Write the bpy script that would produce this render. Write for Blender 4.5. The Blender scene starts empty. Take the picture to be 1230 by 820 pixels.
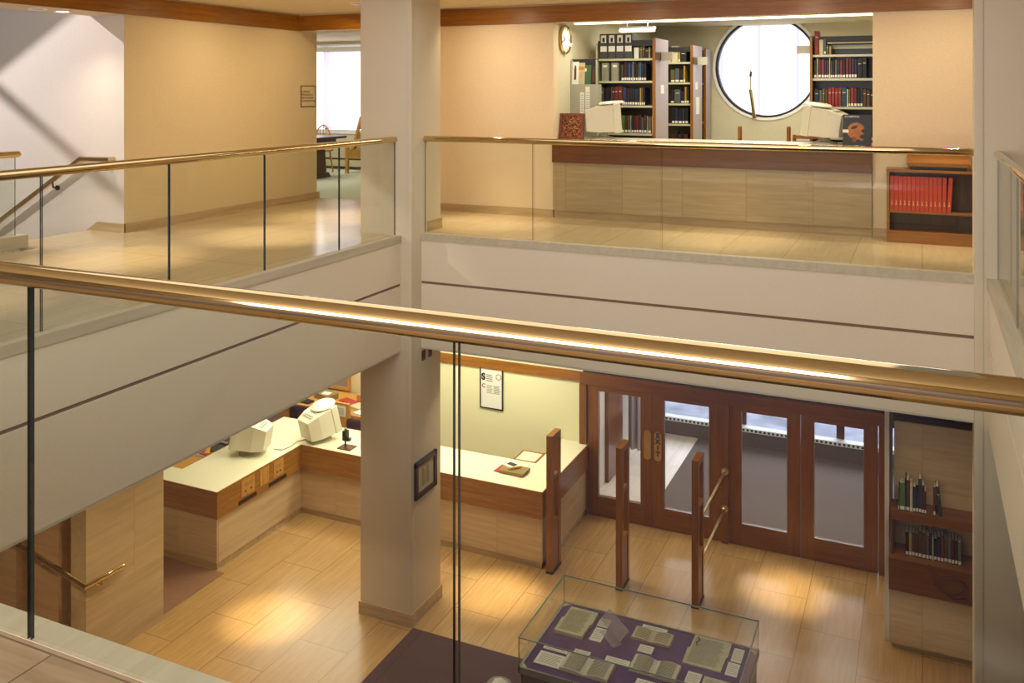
import bpy, bmesh, math, random
from mathutils import Vector, Matrix
rnd = random.Random(7)
scene = bpy.context.scene
COL = scene.collection
R = math.radians
LF = -4.30            # lower floor level (upper floor is z = 0)
LC = -1.27            # lower ceiling

# ------------------------------------------------------------------ colour and materials
def lin(h):
    h = h.lstrip('#'); o = []
    for i in (0, 2, 4):
        c = int(h[i:i+2], 16)/255
        o.append(c/12.92 if c <= .04045 else ((c+.055)/1.055)**2.4)
    return (*o, 1.0)

def newmat(name):
    m = bpy.data.materials.new(name); m.use_nodes = True
    nt = m.node_tree
    for n in list(nt.nodes): nt.nodes.remove(n)
    out = nt.nodes.new('ShaderNodeOutputMaterial')
    b = nt.nodes.new('ShaderNodeBsdfPrincipled')
    nt.links.new(b.outputs[0], out.inputs[0])
    return m, nt, b, out

def setp(b, **k):
    names = {'rough': 'Roughness', 'metal': 'Metallic', 'spec': 'Specular IOR Level', 'coat': 'Coat Weight', 'coatr': 'Coat Roughness', 'col': 'Base Color'}
    for a, v in k.items(): b.inputs[names[a]].default_value = v

def N(nt, t, **k):
    n = nt.nodes.new(t)
    for a, v in k.items(): setattr(n, a, v)
    return n

def pos_scaled(nt, s, src=None):
    if src is None:
        src = N(nt, 'ShaderNodeNewGeometry').outputs['Position']
    v = N(nt, 'ShaderNodeVectorMath', operation='MULTIPLY')
    nt.links.new(src, v.inputs[0]); v.inputs[1].default_value = s
    return v.outputs[0]

def noise(nt, vec, scale=1, detail=3, rough=.55):
    n = N(nt, 'ShaderNodeTexNoise'); n.inputs['Scale'].default_value = scale
    n.inputs['Detail'].default_value = detail; n.inputs['Roughness'].default_value = rough
    nt.links.new(vec, n.inputs['Vector']); return n.outputs['Fac']

def ramp(nt, fac, stops):
    r = N(nt, 'ShaderNodeValToRGB'); e = r.color_ramp.elements
    while len(e) < len(stops): e.new(.5)
    for i, (p, c) in enumerate(stops): e[i].position = p; e[i].color = c
    nt.links.new(fac, r.inputs[0]); return r.outputs[0]

def mixc(nt, fac, a, b, mode='MIX'):
    m = N(nt, 'ShaderNodeMix', data_type='RGBA', blend_type=mode)
    for s, v in ((0, fac), (6, a), (7, b)):
        if isinstance(v, (int, float, tuple)): m.inputs[s].default_value = v
        else: nt.links.new(v, m.inputs[s])
    return m.outputs[2]

def plain(name, c, rough=.5, var=.06, scale=30, bump=0, **k):
    m, nt, b, o = newmat(name)
    c = lin(c) if isinstance(c, str) else c
    d = tuple(max(0, x*(1-var)) for x in c[:3])+(1,); u = tuple(min(1, x*(1+var)) for x in c[:3])+(1,)
    tc = N(nt, 'ShaderNodeTexCoord').outputs['Object']
    f = noise(nt, tc, scale, 2)
    nt.links.new(ramp(nt, f, [(.3, d), (.7, u)]), b.inputs['Base Color'])
    setp(b, rough=rough, **k)
    if bump:
        bp = N(nt, 'ShaderNodeBump'); bp.inputs['Strength'].default_value = bump; bp.inputs['Distance'].default_value = .002
        nt.links.new(f, bp.inputs['Height']); nt.links.new(bp.outputs[0], b.inputs['Normal'])
    return m

def wood(name, dark, light, axis='x', rough=.35, planks=0):
    m, nt, b, o = newmat(name)
    k = {'x': (1.2, 26, 26), 'y': (26, 1.2, 26), 'z': (26, 26, 1.2)}[axis]
    f = noise(nt, pos_scaled(nt, k), 1, 5, .6)
    f2 = noise(nt, pos_scaled(nt, tuple(a*4 for a in k)), 1, 2, .6)
    c = ramp(nt, f, [(.25, lin(dark)), (.75, lin(light))])
    c = mixc(nt, .25, c, ramp(nt, f2, [(.35, lin(dark)), (.65, lin(light))]))
    nt.links.new(c, b.inputs['Base Color']); setp(b, rough=rough, spec=.4)
    return m

def travertine(name, dark, mid, light, axis='x', rough=.45, tile=None, plane='xy', parquet=False, joint='#8a7350', jw=.004, bands=1.0):
    """Veined stone; veins run along `axis`; `tile` = (length, height) of slabs with fine joints."""
    m, nt, b, o = newmat(name)
    P = N(nt, 'ShaderNodeNewGeometry').outputs['Position']
    vec = P; mask = None
    if tile:
        sep = N(nt, 'ShaderNodeSeparateXYZ'); nt.links.new(P, sep.inputs[0])
        comb = N(nt, 'ShaderNodeCombineXYZ')
        ax = {'xy': ('X', 'Y'), 'yx': ('Y', 'X'), 'xz': ('X', 'Z'), 'yz': ('Y', 'Z')}[plane]
        nt.links.new(sep.outputs[ax[0]], comb.inputs[0]); nt.links.new(sep.outputs[ax[1]], comb.inputs[1])
        br = N(nt, 'ShaderNodeTexBrick'); br.offset = .5
        br.inputs['Scale'].default_value = 1; br.inputs['Brick Width'].default_value = tile[0]; br.inputs['Row Height'].default_value = tile[1]
        br.inputs['Mortar Size'].default_value = jw; br.inputs['Mortar Smooth'].default_value = .3; br.inputs['Bias'].default_value = 0
        br.inputs['Color1'].default_value = (0, 0, 0, 1); br.inputs['Color2'].default_value = (1, 1, 1, 1); br.inputs['Mortar'].default_value = (.5, .5, .5, 1)
        nt.links.new(comb.outputs[0], br.inputs['Vector'])
        mask = br.outputs['Fac']
        off = N(nt, 'ShaderNodeVectorMath', operation='SCALE'); nt.links.new(br.outputs['Color'], off.inputs[0]); off.inputs['Scale'].default_value = 7.3
        add = N(nt, 'ShaderNodeVectorMath', operation='ADD'); nt.links.new(P, add.inputs[0]); nt.links.new(off.outputs[0], add.inputs[1])
        vec = add.outputs[0]
    ks = {'x': (1.0, 16, 16), 'y': (16, 1.0, 16), 'z': (16, 16, 1.0)}
    f = noise(nt, pos_scaled(nt, ks[axis], vec), bands, 6, .68)
    if parquet:
        other = 'y' if axis == 'x' else 'x'
        g = noise(nt, pos_scaled(nt, ks[other], vec), bands, 6, .68)
        big = N(nt, 'ShaderNodeTexChecker'); big.inputs['Scale'].default_value = 1/2.44
        nt.links.new(P, big.inputs['Vector'])
        mx = N(nt, 'ShaderNodeMix', data_type='FLOAT'); nt.links.new(big.outputs['Fac'], mx.inputs[0]); nt.links.new(f, mx.inputs[2]); nt.links.new(g, mx.inputs[3])
        f = mx.outputs[0]
    c = ramp(nt, f, [(.28, lin(dark)), (.5, lin(mid)), (.72, lin(light))])
    if tile:
        tone = ramp(nt, br.outputs['Color'], [(0, (.94, .935, .93, 1)), (1, (1.04, 1.035, 1.03, 1))])
        c = mixc(nt, 1.0, c, tone, 'MULTIPLY')
        c = mixc(nt, mask, c, lin(joint))
    nt.links.new(c, b.inputs['Base Color']); setp(b, rough=rough, spec=.5)
    return m

def glass_mat(name, tint, refl=1.0):
    """Clear pane: straight-through transparency plus Fresnel reflection on the outer faces."""
    m = bpy.data.materials.new(name); m.use_nodes = True; nt = m.node_tree
    for n in list(nt.nodes): nt.nodes.remove(n)
    out = N(nt, 'ShaderNodeOutputMaterial'); tr = N(nt, 'ShaderNodeBsdfTransparent'); gl = N(nt, 'ShaderNodeBsdfGlossy')
    tr.inputs[0].default_value = tint; gl.inputs['Roughness'].default_value = .0
    fr = N(nt, 'ShaderNodeFresnel'); fr.inputs['IOR'].default_value = 1.5
    geo = N(nt, 'ShaderNodeNewGeometry')
    inv = N(nt, 'ShaderNodeMath', operation='SUBTRACT'); inv.inputs[0].default_value = 1; nt.links.new(geo.outputs['Backfacing'], inv.inputs[1])
    mu = N(nt, 'ShaderNodeMath', operation='MULTIPLY'); nt.links.new(fr.outputs[0], mu.inputs[0]); nt.links.new(inv.outputs[0], mu.inputs[1])
    m2 = N(nt, 'ShaderNodeMath', operation='MULTIPLY'); nt.links.new(mu.outputs[0], m2.inputs[0]); m2.inputs[1].default_value = refl
    mx = N(nt, 'ShaderNodeMixShader'); nt.links.new(m2.outputs[0], mx.inputs[0]); nt.links.new(tr.outputs[0], mx.inputs[1]); nt.links.new(gl.outputs[0], mx.inputs[2])
    nt.links.new(mx.outputs[0], out.inputs[0]); return m

def emit(name, c, s):
    m = bpy.data.materials.new(name); m.use_nodes = True; nt = m.node_tree
    for n in list(nt.nodes): nt.nodes.remove(n)
    out = N(nt, 'ShaderNodeOutputMaterial'); e = N(nt, 'ShaderNodeEmission')
    e.inputs[0].default_value = lin(c) if isinstance(c, str) else c; e.inputs[1].default_value = s
    nt.links.new(e.outputs[0], out.inputs[0]); return m

M = {}
M['wall_warm'] = plain('warm_vinyl_wall', '#dcc79c', .75, .05, 90, .25)
M['wall_far'] = plain('peach_vinyl_wall', '#e6d0ae', .75, .05, 90, .25)
M['wall_white'] = plain('white_painted_wall', '#ddd3c8', .8, .03, 60, .2)
M['wall_olive'] = plain('olive_cream_wall', '#d6ccae', .8, .03, 40)
M['wall_yellow'] = plain('pale_yellow_wall', '#e6e2b8', .8, .03, 40)
M['column'] = plain('textured_column_paint', '#dccfb6', .8, .03, 110, .3)
M['fascia'] = plain('cream_fascia_paint', '#ecddc6', .75, .03, 70, .15)
M['groove'] = plain('shadow_groove', '#8a6f5c', .8)
M['ceiling'] = plain('cream_ceiling', '#e0cfae', .85, .03, 40)
M['ceiling_low'] = plain('lower_ceiling', '#d8d0bc', .85, .03, 40)
M['floor_up'] = travertine('upper_travertine_floor', '#cbb690', '#d3be98', '#dbc7a3', 'y', .2, (1.22, .61), 'yx', joint='#ab9367', jw=.004, bands=1.7)
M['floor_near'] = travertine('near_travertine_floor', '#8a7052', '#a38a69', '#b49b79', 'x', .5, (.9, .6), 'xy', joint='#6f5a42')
M['floor_low'] = travertine('lower_travertine_floor', '#a9834f', '#b6905b', '#c29d69', 'y', .26, (1.22, .61), 'yx', joint='#8a6a3e', jw=.005, bands=1.7)
M['vest_floor'] = travertine('vestibule_stone_floor', '#d0c0ae', '#dccdbd', '#e6d9cb', 'y', .35, (1.22, .61), 'yx', joint='#b9a795')
M['curb'] = travertine('stone_curb', '#bfb196', '#cabda3', '#d4c8b0', 'y', .5)
M['trav_wall'] = travertine('travertine_wall', '#b89e78', '#c5ac86', '#d0b993', 'y', .3, (2.4, 1.2), 'yz', joint='#a58c68', jw=.002, bands=.8)
M['trav_stair'] = travertine('travertine_stair_wall', '#b08a64', '#bd9872', '#c8a580', 'x', .22, bands=.9)
M['trav_x'] = travertine('travertine_counter_front', '#bda279', '#c9af86', '#d3bb93', 'x', .4, (1.22, .9), 'xz', joint='#a88a60', jw=.002, bands=1.5)
M['trav_y'] = travertine('travertine_counter_side', '#bda279', '#c9af86', '#d3bb93', 'y', .4, bands=.9)
M['trav_up'] = travertine('travertine_desk_front', '#a08a68', '#ad9773', '#baa481', 'x', .35, (.74, .8), 'xz', joint='#8f774f', jw=.003, bands=1.7)
M['base'] = travertine('travertine_baseboard', '#a5875c', '#bc9f74', '#ccb28a', 'x', .4)
M['basey'] = travertine('travertine_baseboard_side', '#a5875c', '#bc9f74', '#ccb28a', 'y', .4)
M['oak_x'] = wood('oak_along_x', '#754409', '#a66a1a', 'x')
M['oak_y'] = wood('oak_along_y', '#754409', '#a66a1a', 'y')
M['oak_z'] = wood('oak_upright', '#754409', '#a66a1a', 'z')
M['apron_x'] = wood('apron_oak_x', '#82521a', '#ae7a30', 'x')
M['apron_dark'] = wood('upper_desk_oak', '#553011', '#7c4a1c', 'x')
M['apron_y'] = wood('apron_oak_y', '#82521a', '#ae7a30', 'y')
M['door_z'] = wood('door_cherry_upright', '#643608', '#8a520c', 'z', .3)
M['door_x'] = wood('door_cherry_rail', '#643608', '#8a520c', 'x', .3)
M['gate'] = wood('gate_oak', '#7a4610', '#a86d22', 'z', .3)
M['pale_oak'] = wood('honey_oak', '#a8732c', '#d6a04c', 'z', .4)
M['dark_wood'] = wood('walnut_brown', '#3a2014', '#5c3722', 'z', .4)
M['case_wood'] = wood('case_dark_wood', '#35190d', '#552c18', 'x', .35)
M['shelf_oak'] = wood('bookcase_oak', '#7d4b1c', '#a56c30', 'x', .4)
M['lam_top'] = plain('cream_laminate', '#e4dfc0', .4, .02, 80)
M['lam_desk'] = plain('desk_top_cream', '#d9d2ba', .3, .03, 60)
M['brass'] = plain('polished_brass', (.66, .50, .26, 1), .075, .03, 4, metal=1.0)
M['brass_dull'] = plain('brushed_brass', (.70, .50, .20, 1), .3, .05, 30, metal=1.0)
M['bronze'] = plain('bronze_fitting', '#6b4a3a', .35, .05, 20, metal=.8)
M['glass'] = glass_mat('balustrade_glass', (.935, .952, .922, 1))
M['glass_edge'] = plain('glass_cut_edge', '#23302c', .15, .1, 10)
M['case_glass'] = glass_mat('display_glass', (.975, .985, .97, 1), .8)
M['case_edge'] = plain('display_glass_edge', '#8d9687', .2)
def acrylic():
    m, nt, b, o = newmat('clear_acrylic'); b.inputs['Base Color'].default_value = lin('#b9a9b0'); setp(b, rough=.15); b.inputs['Alpha'].default_value = .38; return m
M['acrylic'] = acrylic()
M['door_glass'] = glass_mat('door_glass', (.93, .95, .96, 1), .9)
M['alu'] = plain('satin_aluminium', '#9a978c', .35, .04, 30, metal=.7)
M['black'] = plain('black_plastic', '#16150f', .4)
M['dark'] = plain('dark_trim', '#241d1c', .5)
M['beige'] = plain('beige_plastic', '#d9d3bd', .45, .02, 40)
M['beige2'] = plain('beige_plastic_shade', '#b7b09c', .5, .02, 40)
M['ivory'] = plain('ivory_plastic', '#e6e2d0', .45, .02, 40)
M['vent'] = plain('vent_slots', '#8c8773', .6)
M['screen'] = plain('dark_screen', '#20262a', .15)
M['cable'] = plain('pale_cable', '#b9b39c', .5)
M['paper'] = plain('white_paper', '#e9e6db', .8, .03, 60)
M['paper_grey'] = plain('printed_paper', '#cfcbb8', .8, .04, 60)
M['parch'] = plain('aged_paper', '#c3b48e', .8, .08, 12)
M['parch2'] = plain('manuscript_paper', '#c8bf9f', .8, .10, 14)
M['ink'] = plain('black_ink', '#2c2722', .8)
M['ink2'] = plain('faded_ink', '#6f6449', .8)
M['ink_red'] = plain('red_ink', '#a8323a', .7)
M['gold'] = plain('gold_lettering', '#e3c48c', .4)
M['purple'] = plain('purple_velvet', '#57306a', .9, .15, 25)
M['plum'] = plain('plum_carpet', '#4a2f30', .95, .16, 60, .4)
M['plum_seat'] = plain('plum_upholstery', '#43262c', .9, .1, 60)
M['veil_floor'] = plain('grey_mauve_veil_floor', '#6a636c', .95, .2, 90, .3)
M['stair_carpet'] = plain('red_brown_carpet', '#8a6248', .95, .15, 90, .3)
M['mat_grey'] = plain('speckled_grey_carpet', '#66564d', .95, .3, 120, .4)
M['carpet_green'] = plain('pale_green_carpet', '#c9cbb2', .95, .08, 60, .2)
M['lav'] = plain('lavender_laminate', '#a79a9e', .45, .03, 40)
M['steel_cream'] = plain('cream_steel_shelf', '#c9c3a0', .4, .03, 30)
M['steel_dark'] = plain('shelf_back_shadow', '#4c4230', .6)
M['steel_grey'] = plain('grey_green_steel', '#aaa793', .45, .02, 30)
M['box_grey'] = plain('grey_archive_box', '#93917c', .7, .05, 30)
M['box_dark'] = plain('dark_grey_box', '#43403c', .6, .05, 30)
M['pages'] = plain('book_pages', '#d8cfb4', .85, .05, 60)
M['lblw'] = plain('white_label', '#ece8dc', .7)
M['red_cloth'] = plain('red_book_cloth', '#bd3a1e', .5, .08, 40)
M['carve'] = None
M['frame_dark'] = plain('dark_frame', '#38221d', .35)
M['white_metal'] = plain('white_enamel', '#eeece6', .4)
M['lamp'] = emit('lamp_glow', '#fff2d0', 14)
M['tube'] = emit('fluorescent_glow', '#fbf7d8', 5)
M['daylight'] = emit('daylit_pane', '#f6f4ff', 1.25)
def slatted():
    m = emit('daylit_slatted_pane', '#f6f4ff', 1.6); nt = m.node_tree; e = [n for n in nt.nodes if n.type == 'EMISSION'][0]
    wv = N(nt, 'ShaderNodeTexWave'); wv.wave_type = 'BANDS'; wv.bands_direction = 'X'; wv.inputs['Scale'].default_value = .5; wv.inputs['Distortion'].default_value = .0
    nt.links.new(N(nt, 'ShaderNodeNewGeometry').outputs['Position'], wv.inputs['Vector'])
    nt.links.new(ramp(nt, wv.outputs['Fac'], [(.0, lin('#c9c6dd')), (.012, lin('#c9c6dd')), (.03, lin('#f6f4ff'))]), e.inputs[0]); return m
M['daylight_slats'] = slatted()
M['daylight_strong'] = emit('bright_daylit_pane', '#f6f4ff', 3.2)
def translucent():
    m, nt, b, o = newmat('translucent_blind_slat'); b.inputs['Base Color'].default_value = lin('#f0eef4')
    t = N(nt, 'ShaderNodeBsdfTranslucent'); t.inputs[0].default_value = lin('#f4f2f8'); mx = N(nt, 'ShaderNodeMixShader'); mx.inputs[0].default_value = .6
    nt.links.new(b.outputs[0], mx.inputs[1]); nt.links.new(t.outputs[0], mx.inputs[2]); nt.links.new(mx.outputs[0], o.inputs[0]); return m
M['blind'] = translucent()
M['white_frame'] = plain('white_window_frame', '#f7f6f2', .5)
M['snow'] = plain('snowy_ground', '#b4b4c8', .9, .3, 2.5)
M['mask'] = plain('tan_mask_print', '#a5693a', .6, .3, 18)
M['yellow'] = plain('yellow_plastic', '#e0a526', .4)
M['red_paper'] = plain('red_folder', '#a4362a', .6)
M['khaki'] = plain('khaki_folder', '#8d7743', .7)
M['green'] = plain('green_cover', '#46633d', .6)
M['orange'] = plain('orange_print', '#c77c4b', .6)
M['board'] = plain('grey_pinboard', '#8c8070', .8)

def carved_mat():
    m, nt, b, o = newmat('carved_brown_relief')
    tc = N(nt, 'ShaderNodeTexCoord').outputs['Object']
    w = N(nt, 'ShaderNodeTexWave'); w.wave_type = 'RINGS'; w.inputs['Scale'].default_value = 9; w.inputs['Distortion'].default_value = 14; w.inputs['Detail'].default_value = 3; w.inputs['Detail Scale'].default_value = 2.5
    nt.links.new(tc, w.inputs['Vector'])
    nt.links.new(ramp(nt, w.outputs['Fac'], [(.1, lin('#4a1f12')), (.5, lin('#9a5030')), (.9, lin('#c98a5c'))]), b.inputs['Base Color'])
    bp = N(nt, 'ShaderNodeBump'); bp.inputs['Distance'].default_value = .01; nt.links.new(w.outputs['Fac'], bp.inputs['Height']); nt.links.new(bp.outputs[0], b.inputs['Normal'])
    setp(b, rough=.4); return m
M['carve'] = carved_mat()
M['carve_frame'] = plain('carved_brown_frame', '#7c3c22', .45, .35, 45, .8)

BOOK_COL = {'black': '#17161b', 'dark blue': '#1b2742', 'dark red': '#571a1c', 'brown': '#54351f', 'dark green': '#1d3524', 'tan': '#a08a58',
            'maroon': '#6a2220', 'teal': '#1d4450', 'cream': '#c9c096', 'grey': '#55555a', 'plum': '#422030', 'ochre': '#b98a2c', 'blue': '#2f4d7a', 'red': '#8f2a24', 'olive': '#5e5a35', 'green': '#4d7336'}
def bookmat(c):
    k = 'cloth_'+c
    if k not in M: M[k] = plain(c.replace(' ', '_')+'_book_cloth', BOOK_COL[c], .55, .1, 40)
    return M[k]

# ------------------------------------------------------------------ mesh helpers
class MB:
    """Collects shapes and links them as one mesh object."""
    def __init__(self): self.bm = bmesh.new(); self.mats = []
    def _slot(self, m):
        if m is None: return 0
        if isinstance(m, str): m = M[m]
        if m not in self.mats: self.mats.append(m)
        return self.mats.index(m)
    def _fin(self, geo, mat, T=None):
        s = self._slot(mat)
        vs = [g for g in geo if isinstance(g, bmesh.types.BMVert)]
        fs = {f for v in vs for f in v.link_faces}
        for f in fs: f.material_index = s
        if T is not None: bmesh.ops.transform(self.bm, matrix=T, verts=vs)
        return vs, fs
    def box(self, x0, x1, y0, y1, z0, z1, mat=None, bev=0, T=None):
        r = bmesh.ops.create_cube(self.bm, size=1)
        vs = r['verts']
        for v in vs:
            v.co = Vector((x0+(v.co.x+.5)*(x1-x0), y0+(v.co.y+.5)*(y1-y0), z0+(v.co.z+.5)*(z1-z0)))
        if bev:
            es = list({e for v in vs for e in v.link_edges})
            r = bmesh.ops.bevel(self.bm, geom=es, offset=bev, segments=2, affect='EDGES', profile=.7)
            vs = list({v for f in r['faces'] for v in f.verts} | {v for v in vs if v.is_valid})
            isl = set(vs); st = list(vs)
            while st:
                v = st.pop()
                for e in v.link_edges:
                    o = e.other_vert(v)
                    if o not in isl: isl.add(o); st.append(o)
            vs = list(isl)
        self._fin(vs, mat, T); return self
    def prism(self, pts, h, axis='z', base=0, mat=None, T=None):
        """Polygon pts in the plane across `axis`, extruded from base by h."""
        def P(a, b, c): return {'z': (a, b, c), 'y': (a, c, b), 'x': (c, a, b)}[axis]
        lo = [self.bm.verts.new(P(a, b, base)) for a, b in pts]; hi = [self.bm.verts.new(P(a, b, base+h)) for a, b in pts]
        n = len(pts); fs = [self.bm.faces.new(lo), self.bm.faces.new(hi)]
        for i in range(n): fs.append(self.bm.faces.new((lo[i], lo[(i+1) % n], hi[(i+1) % n], hi[i])))
        bmesh.ops.recalc_face_normals(self.bm, faces=fs)
        self._fin(lo+hi, mat, T); return self
    def cyl(self, p0, p1, r0, r1=None, seg=16, mat=None, T=None):
        p0, p1 = Vector(p0), Vector(p1); d = p1-p0
        r = bmesh.ops.create_cone(self.bm, cap_ends=True, segments=seg, radius1=r0, radius2=r0 if r1 is None else r1, depth=d.length)
        mt = Matrix.Translation((p0+p1)/2) @ d.to_track_quat('Z', 'Y').to_matrix().to_4x4()
        bmesh.ops.transform(self.bm, matrix=mt, verts=r['verts'])
        self._fin(r['verts'], mat, T); return self
    def ball(self, c, r, seg=16, mat=None, sc=(1, 1, 1), T=None):
        q = bmesh.ops.create_uvsphere(self.bm, u_segments=seg, v_segments=max(6, seg//2), radius=r)
        bmesh.ops.transform(self.bm, matrix=Matrix.Translation(c) @ Matrix.Diagonal((*sc, 1)), verts=q['verts'])
        self._fin(q['verts'], mat, T); return self
    def tube(self, pts, r, seg=16, mat=None, T=None, caps=True):
        pts = [Vector(p) for p in pts]; rings = []; up = None
        for i, p in enumerate(pts):
            a = (p-pts[i-1]).normalized() if i else None; b = (pts[i+1]-p).normalized() if i < len(pts)-1 else None
            d = ((a or b)+(b or a)).normalized()
            if up is None:
                up = d.orthogonal().normalized()
            u = (up-d*up.dot(d)).normalized(); up = u; v = d.cross(u)
            k = 1.0
            if a and b: k = 1/max(.4, math.cos(a.angle(b)/2))
            n_b = (b-a).normalized() if a and b and a.angle(b) > 1e-4 else None
            ring = []
            for j in range(seg):
                t = 2*math.pi*j/seg; off = u*math.cos(t)*r+v*math.sin(t)*r
                if n_b: off += n_b*off.dot(n_b)*(k-1)
                ring.append(self.bm.verts.new(p+off))
            rings.append(ring)
        fs = []
        for A, B in zip(rings, rings[1:]):
            for j in range(seg): fs.append(self.bm.faces.new((A[j], A[(j+1) % seg], B[(j+1) % seg], B[j])))
        if caps: fs += [self.bm.faces.new(rings[0]), self.bm.faces.new(rings[-1])]
        bmesh.ops.recalc_face_normals(self.bm, faces=fs)
        self._fin([v for q in rings for v in q], mat, T); return self
    def lathe(self, prof, c, axis='z', seg=40, mat=None, T=None):
        """Closed profile [(radius, height)] turned about `axis` through c."""
        rings = []
        for rr, h in prof:
            ring = []
            for j in range(seg):
                t = 2*math.pi*j/seg; a, b = rr*math.cos(t), rr*math.sin(t)
                q = {'z': (a, b, h), 'y': (a, h, b), 'x': (h, a, b)}[axis]
                ring.append(self.bm.verts.new(Vector(c)+Vector(q)))
            rings.append(ring)
        fs = []
        for i in range(len(rings)):
            A, B = rings[i], rings[(i+1) % len(rings)]
            for j in range(seg): fs.append(self.bm.faces.new((A[j], A[(j+1) % seg], B[(j+1) % seg], B[j])))
        bmesh.ops.recalc_face_normals(self.bm, faces=fs)
        self._fin([v for q in rings for v in q], mat, T); return self
    def grid(self, f, nu, nv, mat=None, th=0):
        """Surface f(u,v) with thickness th downwards."""
        def sheet(dz): return [[self.bm.verts.new(Vector(f(i/nu, j/nv))-Vector((0, 0, dz))) for j in range(nv+1)] for i in range(nu+1)]
        a = sheet(0); fs = []
        for i in range(nu):
            for j in range(nv): fs.append(self.bm.faces.new((a[i][j], a[i+1][j], a[i+1][j+1], a[i][j+1])))
        vs = [v for q in a for v in q]
        if th:
            b = sheet(th); vs += [v for q in b for v in q]
            for i in range(nu):
                for j in range(nv): fs.append(self.bm.faces.new((b[i][j], b[i][j+1], b[i+1][j+1], b[i+1][j])))
            for i in range(nu):
                fs.append(self.bm.faces.new((a[i][0], b[i][0], b[i+1][0], a[i+1][0]))); fs.append(self.bm.faces.new((a[i][nv], a[i+1][nv], b[i+1][nv], b[i][nv])))
            for j in range(nv):
                fs.append(self.bm.faces.new((a[0][j], a[0][j+1], b[0][j+1], b[0][j]))); fs.append(self.bm.faces.new((a[nu][j], b[nu][j], b[nu][j+1], a[nu][j+1])))
        bmesh.ops.recalc_face_normals(self.bm, faces=fs)
        self._fin(vs, mat); return self
    def build(self, name, mat=None, parent=None, label=None, cat=None, group=None, kind=None, smooth=False):
        me = bpy.data.meshes.new(name)
        org = Vector((0, 0, 0))
        if parent is None:
            xs = [v.co for v in self.bm.verts]
            org = Vector(((min(c.x for c in xs)+max(c.x for c in xs))/2, (min(c.y for c in xs)+max(c.y for c in xs))/2, min(c.z for c in xs)))
            bmesh.ops.translate(self.bm, verts=self.bm.verts, vec=-org)
        else:
            r = parent
            while r.parent: r = r.parent
            T = Matrix.Translation(r.location) @ Matrix.Rotation(r.rotation_euler.z, 4, 'Z')
            bmesh.ops.transform(self.bm, matrix=T.inverted(), verts=self.bm.verts)
        if mat is not None and not self.mats: self._slot(mat)
        self.bm.to_mesh(me); self.bm.free()
        for m in self.mats: me.materials.append(m)
        if smooth:
            for p in me.polygons: p.use_smooth = True
            me.set_sharp_from_angle(angle=R(35))
        o = bpy.data.objects.new(name, me); COL.objects.link(o)
        o.location = org
        if parent is not None: o.parent = parent
        tag(o, label, cat, group, kind); return o

def tag(o, label=None, cat=None, group=None, kind=None):
    if label: o['label'] = label
    if cat: o['category'] = cat
    if group: o['group'] = group
    if kind: o['kind'] = kind
    return o

def empty(name, loc, label=None, cat=None, group=None, kind=None, rz=0):
    o = bpy.data.objects.new(name, None); COL.objects.link(o); o.location = loc; o.rotation_euler.z = rz; o.empty_display_size = .1
    return tag(o, label, cat, group, kind)

def copy_tree(o, parent=None):
    c = o.copy(); COL.objects.link(c)
    if parent is not None: c.parent = parent
    for ch in [x for x in scene.objects if x.parent == o]: copy_tree(ch, c)
    return c

def struct(name, mat, *boxes, smooth=False):
    b = MB()
    for q in boxes: b.box(*q)
    return b.build(name, M[mat] if isinstance(mat, str) else mat, kind='structure', smooth=smooth)

def text_mesh(body, size, mat, name, parent, T, extrude=.0008, align='LEFT', spacing=1.0, label=None, bold=0):
    """Lettering as a mesh part; T places the text plane (x right, y up) in the world."""
    cu = bpy.data.curves.new('lettering', 'FONT'); cu.body = body; cu.size = size; cu.extrude = extrude; cu.offset = bold; cu.align_x = align; cu.align_y = 'CENTER'; cu.space_line = spacing
    tmp = bpy.data.objects.new('lettering_tmp', cu); COL.objects.link(tmp)
    dg = bpy.context.evaluated_depsgraph_get(); me = bpy.data.meshes.new_from_object(tmp.evaluated_get(dg))
    bpy.data.objects.remove(tmp); bpy.data.curves.remove(cu)
    r = parent
    while r.parent: r = r.parent
    W = Matrix.Translation(r.location) @ Matrix.Rotation(r.rotation_euler.z, 4, 'Z')
    me.transform(W.inverted() @ T); me.materials.clear(); me.materials.append(M[mat])
    o = bpy.data.objects.new(name, me); COL.objects.link(o); o.parent = parent
    if label: o['label'] = label
    return o

def face_my(x, y, z):   # text plane facing -Y
    return Matrix.Translation((x, y, z)) @ Matrix.Rotation(R(90), 4, 'X')
def face_px(x, y, z):   # text plane facing +X
    return Matrix.Translation((x, y, z)) @ Matrix.Rotation(R(90), 4, 'Z') @ Matrix.Rotation(R(90), 4, 'X')

ORD = ['first', 'second', 'third', 'fourth', 'fifth', 'sixth', 'seventh', 'eighth', 'ninth', 'tenth', 'eleventh', 'twelfth', 'thirteenth', 'fourteenth', 'fifteenth', 'sixteenth', 'seventeenth', 'eighteenth', 'nineteenth', 'twentieth']

# ================================================================== THE SETTING
EXT_Y = 15.5
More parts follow.
